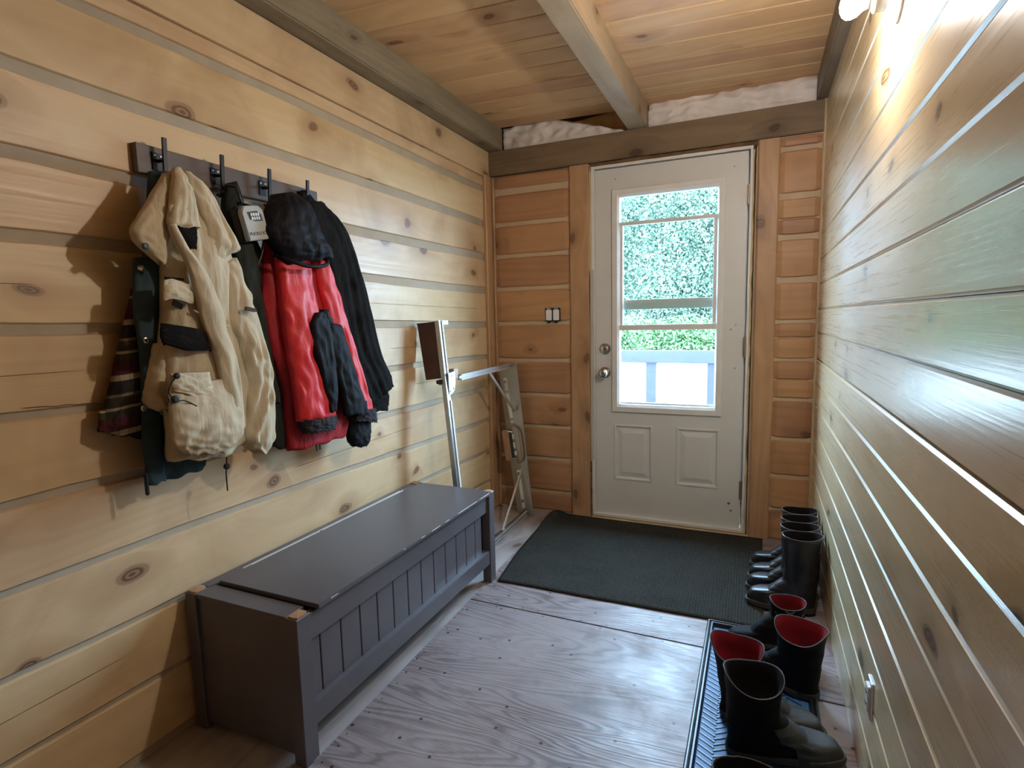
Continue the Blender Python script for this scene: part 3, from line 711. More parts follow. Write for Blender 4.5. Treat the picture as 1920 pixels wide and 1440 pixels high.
# ------------------------------------------------------------------ hanging garments
def loft(name, secs, material, parent, seed=0, folds=(3.5, .010), ns=36, nu=44, hollow=True, drift=.6, wr=.003, sub=0, fidx=None, label=None, sq=.75, xmin=.004):
    """a soft hanging piece: cross-sections run from a left to a right edge point (y,z), centred at x with half depth t"""
    P = spline(secs, ns); bm = B(); rings = []
    k, amp = folds
    for i, s in enumerate(P):
        yl, zl, yr, zr, x, th = s; th = max(th, .002); f = i / ns; ring = []
        wdt = math.hypot(yr - yl, zr - zl)
        for j in range(nu):
            a = 2 * PI * j / nu; ca, sa = math.cos(a), math.sin(a); u = .5 - .5 * ca
            px = math.copysign(abs(sa) ** sq, sa) * th
            ph = 2 * PI * (k * u + drift * f + seed * .37) + 1.3 * noise.noise(Vector((u * 2, f * 2.2, seed)))
            fd = (.55 * math.sin(ph) + .75 * (1 - 2 * abs(math.sin(ph * .5 + .6)) ** .6) + .2 * math.sin(2.3 * ph + seed)) * amp * min(1, .25 + f * 1.2) * abs(sa) ** .6 * min(1, wdt / .10)
            fd += wr * noise.noise(Vector((u * 7 * wdt / .15, f * 11, seed + 3))) * 2
            nn = 1 if sa >= 0 else .4
            X = x + px + fd * nn
            y = yl + (yr - yl) * u; z = zl + (zr - zl) * u
            e = .0035 * noise.noise(Vector((f * 9, (0 if ca > 0 else 5), seed)))
            y += e * abs(ca)
            if 0 < j < nu / 2 or j > nu / 2: z += .004 * math.sin(ph) * (f ** 6)
            ring.append(bm.verts.new((max(X, xmin), y, z)))
        rings.append(ring)
    if hollow:  # turned-in hem
        last = rings[-1]; c = sum((v.co for v in last), Vector()) / nu
        for sc, dz in ((.94, -.001), (.86, .006), (.80, .05)):
            rings.append([bm.verts.new((c.x + (v.co.x - c.x) * sc, c.y + (v.co.y - c.y) * (sc if sc > .9 else sc + .08), v.co.z + dz)) for v in last])
    for A, C in zip(rings, rings[1:]):
        for q in range(nu): bm.faces.new((A[q], A[(q + 1) % nu], C[(q + 1) % nu], C[q]))
    bm.faces.new(rings[0][::-1]); bm.faces.new(rings[-1])
    o = fin(name, bm, material, parent, smooth=True, recalc=True)
    if label: o['label'] = label
    return o
def cyl(name, c, r, h, material, parent, axis=(1, 0, 0)):
    bm = B(); lathe(bm, [(0, r), (h * .7, r), (h, r * .6), (h + .0003, .0002)], c, axis, 14); return fin(name, bm, material, parent)
def cord(name, pts, r, material, parent, n=24):
    bm = B(); tube(bm, [Vector(p) for p in spline(pts, n)], r, 6); return fin(name, bm, material, parent, smooth=True)
VB=[(1.049,1.638,1.099,1.643,0.1,0.025),(1.018,1.54,1.145,1.54,0.11,0.045),(0.998,1.389,1.195,1.435,0.115,0.055),(0.98,1.265,1.206,1.306,0.12,0.055),(0.964,1.163,1.214,1.149,0.12,0.055),(0.961,1.059,1.241,1.025,0.12,0.055),(0.962,0.954,1.227,0.929,0.12,0.055),(0.957,0.883,1.208,0.875,0.12,0.055),(0.96,0.858,1.149,0.839,0.12,0.05)]
VCL=[(1.009,1.619,1.042,1.633,0.13,0.015),(0.95,1.532,1.016,1.543,0.14,0.022),(0.9,1.463,0.996,1.466,0.15,0.024),(0.91,1.424,0.984,1.419,0.15,0.022),(0.962,1.385,0.976,1.378,0.15,0.012)]
VCR=[(1.065,1.638,1.085,1.636,0.13,0.015),(1.072,1.594,1.129,1.599,0.14,0.02),(1.089,1.528,1.164,1.525,0.15,0.024),(1.102,1.459,1.205,1.447,0.155,0.024),(1.112,1.392,1.179,1.425,0.15,0.012)]
VCC=[(1.021,1.634,1.037,1.637,0.156,0.012),(0.996,1.563,1.056,1.581,0.171,0.02),(0.972,1.483,1.062,1.492,0.181,0.02),(0.976,1.477,1.06,1.482,0.181,0.014)]
VMESH=[(0.987,1.49,1.052,1.497,0.18,0.008),(1.001,1.458,1.053,1.461,0.18,0.008),(1.024,1.431,1.048,1.423,0.18,0.006)]
VPL=[(0.97,1.479,0.99,1.481,0.184,0.012),(0.983,1.436,1.018,1.426,0.187,0.015),(1.011,1.378,1.052,1.375,0.19,0.016),(1.027,1.305,1.085,1.307,0.19,0.018),(1.041,1.236,1.112,1.221,0.187,0.018),(1.074,1.135,1.139,1.115,0.184,0.018),(1.09,1.023,1.153,0.999,0.182,0.016),(1.095,0.932,1.153,0.921,0.18,0.014)]
VSR=[(1.132,1.392,1.205,1.42,0.13,0.03),(1.144,1.333,1.225,1.344,0.14,0.035),(1.142,1.221,1.242,1.274,0.145,0.04),(1.168,1.167,1.272,1.137,0.15,0.042),(1.182,1.073,1.289,1.054,0.15,0.042),(1.182,0.97,1.289,0.966,0.15,0.042),(1.165,0.886,1.276,0.863,0.15,0.042),(1.189,0.844,1.245,0.814,0.15,0.03)]
VSL=[(0.959,1.177,1.001,1.175,0.1,0.03),(0.936,1.096,0.992,1.09,0.1,0.035),(0.923,1.029,0.977,0.996,0.1,0.035),(0.931,1.007,0.973,0.982,0.1,0.03)]
VPU=[(0.951,1.334,1.0,1.335,0.177,0.012),(0.944,1.312,1.023,1.308,0.182,0.012),(0.942,1.289,1.023,1.283,0.182,0.01)]
VPM=[(0.932,1.229,1.037,1.211,0.18,0.01),(0.925,1.198,1.062,1.161,0.182,0.01),(0.931,1.172,1.065,1.148,0.182,0.008)]
VPF=[(0.941,1.1,1.054,1.093,0.182,0.01),(0.939,1.07,1.055,1.05,0.187,0.012),(0.946,1.049,1.063,1.005,0.187,0.01)]
VPB=[(0.945,1.063,1.126,1.071,0.174,0.014),(0.935,1.023,1.15,1.0,0.18,0.022),(0.931,0.963,1.148,0.922,0.182,0.028),(0.938,0.913,1.125,0.88,0.18,0.022),(0.966,0.88,1.087,0.858,0.177,0.012)]
GB=[(0.989,1.406,1.065,1.413,0.05,0.025),(0.962,1.362,1.061,1.369,0.05,0.03),(0.956,1.267,1.051,1.268,0.05,0.03),(0.96,1.163,1.041,1.158,0.05,0.03),(0.951,1.058,1.045,1.047,0.05,0.03),(0.943,0.989,1.076,0.951,0.05,0.03),(0.938,0.882,1.116,0.825,0.05,0.028),(0.945,0.792,1.107,0.797,0.05,0.022)]
GP=[(0.942,1.399,1.022,1.407,0.08,0.014),(0.928,1.266,0.995,1.266,0.084,0.016),(0.931,1.164,0.984,1.162,0.085,0.015),(0.927,1.062,0.97,1.057,0.085,0.014),(0.919,0.959,0.964,0.951,0.085,0.014),(0.916,0.869,0.965,0.857,0.085,0.014),(0.917,0.801,0.967,0.799,0.085,0.012)]
PL=[(0.961,1.336,1.003,1.338,0.045,0.018),(0.914,1.199,0.989,1.197,0.045,0.024),(0.873,1.068,0.982,1.047,0.045,0.026),(0.845,0.998,0.98,0.953,0.045,0.026),(0.833,0.958,0.975,0.91,0.045,0.022)]
DG=[(1.257,1.652,1.292,1.667,0.06,0.018),(1.241,1.584,1.31,1.602,0.06,0.028),(1.235,1.49,1.346,1.496,0.06,0.035),(1.249,1.389,1.389,1.39,0.06,0.035),(1.276,1.269,1.4,1.27,0.06,0.035),(1.3,1.102,1.429,1.092,0.06,0.035),(1.336,0.925,1.46,0.904,0.06,0.035),(1.337,0.811,1.448,0.775,0.06,0.03)]
DS=[(1.224,1.478,1.3,1.479,0.1,0.02),(1.244,1.386,1.311,1.383,0.1,0.022),(1.266,1.268,1.326,1.268,0.1,0.022),(1.292,1.119,1.344,1.116,0.1,0.022),(1.314,0.965,1.362,0.958,0.1,0.02)]
RB=[(1.37,1.501,1.616,1.48,0.08,0.03),(1.339,1.394,1.646,1.406,0.09,0.045),(1.32,1.268,1.664,1.271,0.095,0.05),(1.34,1.142,1.694,1.122,0.095,0.05),(1.383,1.008,1.711,0.968,0.095,0.05),(1.389,0.891,1.702,0.856,0.095,0.048),(1.391,0.785,1.681,0.787,0.095,0.04)]
RSL=[(1.366,1.435,1.508,1.43,0.13,0.03),(1.357,1.317,1.507,1.314,0.145,0.036),(1.36,1.217,1.518,1.214,0.15,0.038),(1.373,1.114,1.541,1.103,0.15,0.038),(1.386,1.009,1.561,0.988,0.15,0.038),(1.395,0.894,1.569,0.883,0.15,0.038)]
RCL=[(1.398,0.896,1.569,0.887,0.15,0.036),(1.403,0.873,1.57,0.862,0.15,0.034),(1.418,0.845,1.558,0.837,0.15,0.03)]
RPL=[(1.469,1.257,1.503,1.26,0.185,0.012),(1.438,1.213,1.534,1.213,0.182,0.02),(1.456,1.109,1.551,1.102,0.182,0.02),(1.486,0.998,1.555,0.989,0.18,0.02),(1.508,0.907,1.545,0.906,0.18,0.016)]
RPM=[(1.503,1.268,1.542,1.268,0.168,0.02),(1.518,1.178,1.583,1.175,0.165,0.024),(1.539,1.084,1.606,1.079,0.162,0.024),(1.555,1.008,1.607,1.007,0.16,0.02)]
RSR=[(1.533,1.451,1.608,1.43,0.12,0.03),(1.538,1.342,1.64,1.327,0.13,0.036),(1.56,1.214,1.673,1.212,0.135,0.038),(1.585,1.1,1.713,1.091,0.14,0.038),(1.63,0.979,1.764,0.953,0.14,0.036),(1.651,0.877,1.8,0.865,0.14,0.034)]
RPR=[(1.529,1.221,1.594,1.212,0.182,0.012),(1.527,1.122,1.625,1.126,0.182,0.02),(1.546,1.037,1.66,1.026,0.182,0.022),(1.575,0.958,1.695,0.942,0.18,0.022),(1.592,0.879,1.726,0.866,0.178,0.02)]
RCR=[(1.655,0.891,1.81,0.872,0.14,0.034),(1.663,0.845,1.816,0.815,0.14,0.032)]
RCE=[(1.677,0.861,1.817,0.826,0.11,0.03),(1.684,0.767,1.805,0.747,0.11,0.03),(1.704,0.733,1.786,0.72,0.11,0.02)]
RH=[(1.38,1.638,1.456,1.659,0.12,0.03),(1.333,1.576,1.503,1.63,0.14,0.05),(1.303,1.515,1.529,1.563,0.15,0.06),(1.323,1.477,1.554,1.513,0.155,0.062),(1.354,1.44,1.584,1.481,0.155,0.06),(1.383,1.417,1.597,1.455,0.15,0.05)]
FL=[(1.575,1.652,1.661,1.673,0.06,0.02),(1.557,1.593,1.74,1.626,0.06,0.035),(1.574,1.523,1.802,1.555,0.062,0.045),(1.626,1.406,1.851,1.431,0.065,0.048),(1.655,1.272,1.905,1.274,0.065,0.048),(1.699,1.122,1.954,1.108,0.065,0.045),(1.78,1.001,2.014,1.001,0.065,0.042),(1.861,0.881,2.049,0.936,0.065,0.03)]
FS=[(1.832,1.017,2.006,1.001,0.05,0.025),(1.856,0.905,2.027,0.888,0.05,0.028),(1.877,0.844,2.015,0.829,0.05,0.022)]
CORD1=[(0.2,0.946,1.093),(0.2,0.931,1.075),(0.2,0.922,1.053),(0.2,0.936,1.034),(0.2,0.918,1.047),(0.2,0.925,1.026),(0.2,0.96,1.027),(0.2,0.995,1.007)]
CORD2=[(0.13,1.126,0.841),(0.13,1.125,0.814),(0.13,1.12,0.783),(0.13,1.12,0.752),(0.13,1.12,0.729)]
MISC=[(0.175,0.918,1.419),(0.095,0.936,1.365),(0.1,0.938,1.19),(0.1,0.92,1.009),(0.1,0.914,0.828),(0.1,0.913,0.788),(0.1,1.337,0.926),(0.1,1.333,0.875),(0.12,1.528,0.8),(0.12,1.523,0.753)]
KEY=[(0.12,1.221,1.568),(0.12,1.294,1.587),(0.12,1.324,1.487),(0.12,1.241,1.473),(0.12,1.272,1.552),(0.12,1.283,1.503)]
VZIP=[(0.175,0.953,1.343),(0.175,1.002,1.342),(0.18,0.967,1.282),(0.18,0.991,1.276)]
BRIM=[(0.2,1.336,1.428),(0.215,1.407,1.408),(0.2,1.543,1.433)]
STR=[(0.13,1.335,1.501),(0.14,1.338,1.456),(0.14,1.356,1.425),(0.12,1.332,1.481),(0.12,1.318,1.439),(0.11,1.309,1.407)]

# black fleece on the fourth hook
t = thing('fleece_jacket', 'plain black fleece jacket on the fourth hook, behind the red and black jacket', 'jacket', (0, 1.60, 1.64))
loft('body', FL, M['fleece'], t, 1, (2.1, .013), drift=.3, ns=48, nu=64)
loft('sleeve', FS, M['fleece'], t, 2, (1.5, .004))
loft('hanging_loop', [(1.585, 1.70, 1.615, 1.70, .045, .01), (1.56, 1.655, 1.655, 1.655, .05, .022), (1.55, 1.62, 1.70, 1.61, .055, .03)], M['fleece'], t, 3, (2, .003))
# dark garment on the second hook
t = thing('dark_jacket', 'black green jacket squeezed on the second hook behind the grey key box', 'jacket', (0, 1.25, 1.64))
loft('body', DG, M['navy'], t, 4, (2.3, .009), ns=44)
loft('sleeve', DS, M['navy'], t, 5, (1.4, .005))
for y, z in ((1.337, .926), (1.333, .875)): cyl('snap', (.108, y - .01, z), .008, .004, M['steel'], t)
# green barn jacket with plaid lining on the first hook, under the khaki one
t = thing('barn_jacket', 'dark teal barn jacket with plaid flannel lining, under the khaki jacket', 'jacket', (0, 1.06, 1.64))
loft('body', [(1.03, 1.64, 1.10, 1.65, .045, .02)] + GB, M['teal'], t, 6, (2.2, .006), ns=44)
loft('plaid_lining', PL, M['plaid'], t, 7, (1.8, .006), label='plaid flannel lining')
loft('placket', GP, M['teal'], t, 8, (1, .001), wr=.001)
for (y, z) in ((.948, 1.372), (.944, 1.185), (.920, 1.008)):
    cyl('snap_button', (.095, y, z), .0085, .004, M['chrome'], t)
bm = B(); box(bm, .088, .098, .906, .914, .775, .835); fin('zip_pull', bm, M['black'], t, bevel=.002)
# khaki fishing jacket on the first hook
t = thing('fishing_jacket', 'khaki cotton fishing jacket with mesh lined pockets on the first hook', 'jacket', (0, 1.07, 1.64))
loft('body', VB, M['khaki'], t, 9, (2.6, .011), ns=56, nu=64, wr=.005)
loft('yoke_flap', VCL, M['khaki'], t, 10, (1.4, .006), ns=28)
loft('yoke_flap', VCR, M['khaki'], t, 11, (1.8, .008), ns=28)
loft('collar', VCC, M['khaki'], t, 12, (1.6, .008), ns=28)
loft('mesh_lining', VMESH, M['mesh'], t, 13, (1, .001), ns=12, label='black mesh lining', wr=.001)
loft('front_edge', VPL, M['khaki'], t, 14, (1.2, .005), ns=44, nu=30)
loft('sleeve', VSR, M['khaki'], t, 15, (1.5, .010), drift=2.2, ns=56, wr=.005)
loft('sleeve', VSL, M['khaki'], t, 16, (1.5, .006), wr=.006)
pk = loft('chest_pocket', VPU, M['khaki'], t, 17, (1, .002), ns=14, wr=.002)
loft('mesh_pocket', VPM, M['mesh'], t, 18, (1, .001), ns=14, wr=.001, label='black mesh pocket')
cord('pocket_seam', [(.182, 1.022, 1.262), (.184, 1.06, 1.243), (.184, 1.10, 1.224), (.184, 1.125, 1.217)], .0028, M['khaki'], t)
lp = loft('lower_pocket', VPB, M['khaki'], t, 19, (2.4, .008), ns=30, wr=.003, drift=1.2)
loft('pocket_flap', VPF, M['khaki'], t, 20, (1, .002), ns=14, wr=.003)
cyl('snap_button', (.168, .918, 1.419), .0085, .004, M['black'], t)
bm = B(); bar(bm, (.198, 1.175, 1.268), (.206, 1.202, 1.262), .010, .014, (1, 0, 0)); fin('sleeve_strap', bm, M['black'], t)
cord('drawcord', CORD1[:4], .0022, M['black'], t); cord('drawcord', CORD1[4:], .0018, M['black'], t)
cyl('cord_stop', (.198, CORD1[0][1], CORD1[0][2]), .008, .008, M['black'], t); cyl('cord_stop', (.198, CORD1[3][1], CORD1[3][2]), .010, .008, M['black'], t)
cord('hem_cord', CORD2, .0020, M['black'], t); cyl('cord_stop', (.125, CORD2[1][1], CORD2[1][2] - .012), .009, .010, M['black'], t)
bm = B(); bar(bm, (.181, VZIP[0][1], VZIP[0][2]), (.181, VZIP[1][1], VZIP[1][2]), .006, .006, (1, 0, 0)); fin('zip', bm, M['linerd'], pk)
bm = B(); bar(bm, (.182, VZIP[2][1], VZIP[2][2]), (.182, VZIP[3][1], VZIP[3][2] - .006), .014, .004, (1, 0, 0)); fin('pocket_tab', bm, M['linerd'], pk)
cord('edge_piping', [(.180, VPL[0][0], VPL[0][1]), (.190, VPL[1][0] + .012, VPL[1][1]), (.193, VPL[2][0] + .01, VPL[2][1]), (.194, VPL[3][0] + .012, VPL[3][1]), (.192, VPL[4][0] + .016, VPL[4][1]), (.19, VPL[5][0] + .016, VPL[5][1])], .0022, M['khaki2'], t)
# red and black jacket with hood on the third hook
t = thing('red_jacket', 'red and black nylon jacket with black peaked hood on the third hook', 'jacket', (0, 1.43, 1.64))
loft('body', RB, M['red_shade'], t, 21, (2.8, .010), ns=50, nu=56, label='red body with its shade painted in')
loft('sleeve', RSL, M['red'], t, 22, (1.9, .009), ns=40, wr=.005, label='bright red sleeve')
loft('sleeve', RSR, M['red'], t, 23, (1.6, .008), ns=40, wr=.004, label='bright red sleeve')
loft('sleeve_panel', RPL, M['blk'], t, 24, (1.1, .004), ns=30, label='black elbow panel')
loft('sleeve_panel', RPR, M['blk'], t, 25, (1.2, .005), ns=30, label='black elbow panel')
loft('front_panel', RPM, M['blk'], t, 26, (1.1, .004), ns=24, label='black panel')
loft('cuff', RCL, M['cuff'], t, 27, (7, .002), ns=14, nu=60, drift=0, label='black elastic cuff')
loft('cuff', RCR, M['cuff'], t, 28, (7, .002), ns=14, nu=60, drift=0, label='black elastic cuff')
loft('lining', RCE, M['blk'], t, 29, (1.4, .004), ns=16, label='black lining')
hd = loft('hood', RH, M['blk'], t, 30, (2.2, .010), ns=44, nu=64, wr=.003, sq=.9, label='black hood')
a, b, c = (Vector(q) for q in BRIM)
bm = B(); tube(bm, [Vector(q) for q in spline([(.15, a.y, a.z + .01), (.195, a.y + .02, a.z - .005), tuple(b), (.212, (b.y + c.y) / 2 + .01, (b.z + c.z) / 2 - .008), (.185, c.y, c.z), (.15, c.y, c.z + .02)], 26)], [.004] * 3 + [.007] * 20 + [.004] * 4, 8)
fin('brim', bm, M['blk'], hd, smooth=True)
for i_ in (0, 3): cord('drawstring', STR[i_:i_ + 3], .002, M['piping'] if i_ else M['liner'], t)
for y in (1.520, 1.536): 
    bm = B(); bar(bm, (.10, y, .815), (.10, y + .004, .757), .006, .004, (1, 0, 0)); fin('zip_end', bm, M['black'], t)
# grey key box hanging in front of the dark jacket
t = thing('key_box', 'grey key lock box with push buttons hanging from the second hook', 'lock box', (.13, KEY[4][1], KEY[4][2]))
kk = [Vector(q) for q in KEY[:4]]
uu = ((kk[1] - kk[0]) + (kk[2] - kk[3])).normalized(); dd = ((kk[3] - kk[0]) + (kk[2] - kk[1])).normalized(); cc = sum(kk, Vector()) / 4
hw, hh = .0405, .052; uu = (uu - Vector((1, 0, 0)) * uu.x).normalized(); dd.x = 0; dd.normalize()
def kp(u, v, x): return Vector((x, 0, 0)) + Vector((0, cc.y, cc.z)) + uu * u * hw + dd * v * hh
def kslab(name, outline, x0, x1, mt, parent, bev=.003):
    bm = B(); a = [bm.verts.new(kp(u, v, x0)) for u, v in outline]; b = [bm.verts.new(kp(u, v, x1)) for u, v in outline]
    bm.faces.new(a); bm.faces.new(b[::-1]); n = len(a)
    for i in range(n): bm.faces.new((a[i], a[(i + 1) % n], b[(i + 1) % n], b[i]))
    return fin(name, bm, mt, parent, bevel=bev, seg=2)
arch = [(-1, .98), (-1, -.55)] + [(-1 + .35 * (1 - math.cos(a)), -.55 - .42 * math.sin(a)) for a in (.5, 1, 1.57)] + [(1 - .5 * (1 - math.cos(a)), -.50 - .45 * math.sin(a)) for a in (1.57, 1.1, .6, .2)] + [(1, .98)]
kslab('case', [(u * 1.05, v * 1.04) for u, v in arch], .112, .140, M['blackpl'], t)
kslab('cover', arch, .138, .160, M['tag'], t)
kslab('keypad_recess', [(-.62, -.62), (.30, -.66), (.66, -.45), (.66, -.08), (-.05, -.08), (-.45, -.2)], .1590, .1615, M['blackpl'], t, .0006)
for i in range(4):
    for j in range(2):
        kslab('key', [(-.30 + i * .215 - .08, -.55 + j * .22), (-.30 + i * .215 + .08, -.55 + j * .22), (-.30 + i * .215 + .08, -.38 + j * .22), (-.30 + i * .215 - .08, -.38 + j * .22)], .1612, .1635, M['porcelain'], t, .0005)
fc = bpy.data.curves.new('lettering', 'FONT'); fc.body = 'PUCKLOCK'; fc.size = .0135; fc.extrude = .0004; fc.align_x = 'CENTER'; fc.align_y = 'CENTER'
tmp = bpy.data.objects.new('tmp', fc); lm = bpy.data.meshes.new_from_object(tmp); bpy.data.objects.remove(tmp); bpy.data.curves.remove(fc)
lm.materials.clear(); lm.materials.append(M['black']); fo = bpy.data.objects.new('lettering', lm); COL.objects.link(fo); fo.parent = t
fm = Matrix.Identity(4); xx = uu; zz = Vector((1, 0, 0)); yy = zz.cross(xx); p_ = kp(.02, .62, .1604) - Vector(t['_w'])
for i in range(3): fm[i][0], fm[i][1], fm[i][2], fm[i][3] = xx[i], yy[i], zz[i], p_[i]
fo.matrix_local = fm
bm = B(); tube(bm, [(.13, cc.y - .02, cc.z + .055), (.11, 1.25, 1.635), (.07, 1.248, 1.645), (.055, 1.250, 1.63), (.08, 1.27, 1.60), (.125, cc.y + .012, cc.z + .055)], .004, 8); fin('shackle', bm, M['blackpl'], t, smooth=True)

# ------------------------------------------------------------------ folding aluminium guide frame leaning in the corner
t = thing('aluminium_guide', 'folding aluminium guide frame with wooden grip leaning in the far left corner', 'tool', (.24, 2.7, 0))
def px_(z, y): # lean of the frame: towards the left wall as it rises
    return .300 - .125 * z
# plate facing the room
bm = B(); pA = [(.316, 3.088, .002), (.196, 3.118, .002), (.070, 3.150, .905), (.196, 3.148, .955)]
vs = [bm.verts.new(p) for p in pA]; vb = [bm.verts.new((p[0], p[1] + .004, p[2])) for p in pA]
bm.faces.new(vs); bm.faces.new(vb[::-1])
for k in range(4): bm.faces.new((vs[k], vs[(k + 1) % 4], vb[(k + 1) % 4], vb[k]))
plate = fin('plate', bm, M['alup'], t)
def pp(u, v, off=-.004):
    a = Vector(pA[1]).lerp(Vector(pA[0]), u); b = Vector(pA[2]).lerp(Vector(pA[3]), u); p = a.lerp(b, v); p.y += off; return p
def strap(u0, v0, u1, v1, w=.022):
    bm = B(); bar(bm, pp(u0, v0), pp(u1, v1), w, .005, (0, 1, 0)); o = fin('strap', bm, M['alu'], t, bevel=.001)
    return o
def bolts(st, lst):
    for u, v in lst:
        bm = B(); lathe(bm, [(0, .011), (.004, .0105), (.006, .006), (.0065, .0003)], pp(u, v, -.006), (0, -1, 0), 8); fin('bolt', bm, M['steel'] if v > .5 else M['hinge'], st)
st = strap(.30, .93, .42, .62); bolts(st, [(.31, .905), (.35, .835), (.42, .645)])
st = strap(.42, .30, .47, .04); bolts(st, [(.42, .275), (.46, .09), (.46, .035)])
st = strap(.38, .56, .40, .40, .018); bolts(st, [(.36, .555), (.39, .50), (.385, .44), (.43, .375)])
# handle: bent bow with wooden grip
bm = B(); tube(bm, [Vector(q) for q in spline([tuple(pp(.42, .61, -.01)), tuple(pp(.72, .575, -.02)), tuple(pp(.80, .54, -.02)), tuple(pp(.82, .42, -.02)), tuple(pp(.76, .37, -.02)), tuple(pp(.48, .355, -.01))], 26)], .006, 8)
fin('handle_bow', bm, M['wgrip'], t, smooth=True)
bm = B(); bar(bm, pp(.02, .585, -.030), pp(.04, .37, -.030), .040, .022, (0, 1, 0)); fin('grip', bm, M['wgrip'], t, bevel=.006, seg=2)
bm = B(); tube(bm, [pp(.10, .575, -.03), pp(.36, .56, -.008)], .004, 8); fin('grip_rod', bm, M['steel'], t)
bm = B(); tube(bm, [pp(.10, .385, -.03), pp(.42, .38, -.008)], .004, 8); fin('grip_rod', bm, M['steel'], t)
# bottom rail towards the room, top rail, braces
def chan(name, a, b, w=.030, h=.022, side=(1, 0, 0)):
    bm = B(); a = Vector(a); b = Vector(b); bar(bm, a, b, w, h * .4, side)
    d = (b - a).normalized(); s = Vector(side); s = (s - d * s.dot(d)).normalized(); tt = d.cross(s)
    for q in (-1, 1): bar(bm, a + tt * q * (w / 2 - .004) + s * h * .3, b + tt * q * (w / 2 - .004) + s * h * .3, .008, h, side)
    return fin(name, bm, M['alu'], t, bevel=.0008)
chan('bottom_rail', (.262, 3.085, .016), (.266, 2.60, .016))
chan('top_rail', (.150, 3.140, .936), (.150, 2.50, .928))
bm = B(); bar(bm, (.25, 3.08, .30), (.266, 2.74, .022), .014, .010, (1, 0, 0)); fin('brace', bm, M['alu'], t, bevel=.001)
bm = B(); bar(bm, (.190, 3.115, .655), (.158, 2.85, .915), .014, .010, (1, 0, 0)); fin('brace', bm, M['alu'], t, bevel=.001)
# upright
pTop, pBot = Vector((.118, 2.372, 1.222)), Vector((.232, 2.362, .002))
bm = B(); bar(bm, pTop, pBot, .034, .024, (1, 0, 0)); up_ = fin('upright', bm, M['alup'], t, bevel=.001)
bm = B(); off = Vector((.014, .010, 0)); bar(bm, pTop + off, pTop.lerp(pBot, .235) + off, .013, .006, (1, 0, 0)); bar(bm, pTop.lerp(pBot, .325) + off, pBot + off, .013, .006, (1, 0, 0)); fin('bright_edge', bm, M['white'], up_)
for f in (.05, .12, .19): cyl('rivet', tuple(pTop.lerp(pBot, f) + off + Vector((.002, 0, 0))), .003, .003, M['steel'], up_)
bm = B(); bar(bm, pTop + Vector((0, .01, -.01)), pTop + Vector((.0, .075, -.01)), .024, .02, (0, 0, 1)); fin('end_bracket', bm, M['steel'], t)
bm = B(); cpl = pTop.lerp(pBot, .255); o2 = Vector((.018, .0, 0)); ring = []
for y, z in ((-.012, .050), (.050, .055), (.056, .0), (.045, -.040), (.015, -.058), (-.010, -.055)): ring.append((cpl.x + .020, cpl.y + .012 + y, cpl.z + z))
a_ = [bm.verts.new(q) for q in ring]; b_ = [bm.verts.new((q[0] - .005, q[1], q[2])) for q in ring]; bm.faces.new(a_); bm.faces.new(b_[::-1])
for i in range(6): bm.faces.new((a_[i], a_[(i + 1) % 6], b_[(i + 1) % 6], b_[i]))
gp = fin('gusset', bm, M['alu'], t)
for y, z in ((.02, .035), (.035, -.03), (.0, -.04)): cyl('rivet', (cpl.x + .019, cpl.y + .012 + y, cpl.z + z), .005, .004, M['steel'], gp)
bm = B(); box(bm, .120, .150, 2.452, 2.500, .925, .975); fin('joint_plate', bm, plain('pinkish_alloy', (.42, .30, .24), .5, .4), t, bevel=.002)
bm = B(); bar(bm, (.012, 2.342, 1.207), (.104, 2.365, 1.213), .006, .006, (0, 0, 1))
q4 = [(.008, 2.350, 1.208), (.108, 2.360, 1.219), (.142, 2.358, .938), (.048, 2.348, .926)]
a_ = [bm.verts.new(q) for q in q4]; b_ = [bm.verts.new((q[0], q[1] + .016, q[2])) for q in q4]; bm.faces.new(a_); bm.faces.new(b_[::-1])
for i in range(4): bm.faces.new((a_[i], a_[(i + 1) % 4], b_[(i + 1) % 4], b_[i]))
fin('stop_board', bm, M['brown'], t)
bm = B(); lathe(bm, [(0, .014), (.012, .014), (.012, .010), (.024, .010)], (.135, 2.352, .918), (-1, -.1, 0), 8); fin('clamp_knob', bm, M['blackpl'], t)

# ------------------------------------------------------------------ entrance mat and boot tray
bm = B(); nx, ny = 60, 50; rows = []
def matz(u, v):
    z = .009 + .0015 * noise.noise(Vector((u * 5, v * 4, 2)))
    if u < .10: z += .030 * (1 - u / .10) ** 2 * math.exp(-((v - .88) / .16) ** 2)
    return z
def matp(u, v):
    xl = .482 - .060 * v - .022 * math.sin(v * PI * 1.1); xr = 1.617; x = xl + (xr - xl) * u
    if v > .97 and u < .12: x += .03 * (v - .97) / .03 * (1 - u / .12)
    y = 2.222 + (3.180 - 2.222) * v + .012 * u * (1 - v) + .004 * noise.noise(Vector((u * 4, v * 3, 0)))
    return x, y
for i in range(nx + 1): rows.append([bm.verts.new((*matp(i / nx, j / ny), matz(i / nx, j / ny))) for j in range(ny + 1)])
for A, C in zip(rows, rows[1:]):
    for k in range(ny): bm.faces.new((A[k], C[k], C[k + 1], A[k + 1]))
o = fin('entrance_mat', bm, M['mat'], smooth=True); md = o.modifiers.new('t', 'SOLIDIFY'); md.thickness = .008; md.offset = -1
tag(o, 'charcoal ribbed entrance mat on the floor in front of the door', 'mat')
bm = B()
for k in range(96):   # ribs
    u = .012 + k / 95 * .976; row = [Vector((*matp(u, v), matz(u, v) + .0008)) for v in (.012, .2, .4, .6, .8, .988)]
    tube(bm, row, .0016, 4)
r_ = fin('rib', bm, M['mat'], o); r_['kind'] = 'stuff'
t = thing('boot_tray', 'long black rimmed rubber boot tray with herringbone base tinted blue for reflected sky', 'tray', (1.59, 1.75, 0))
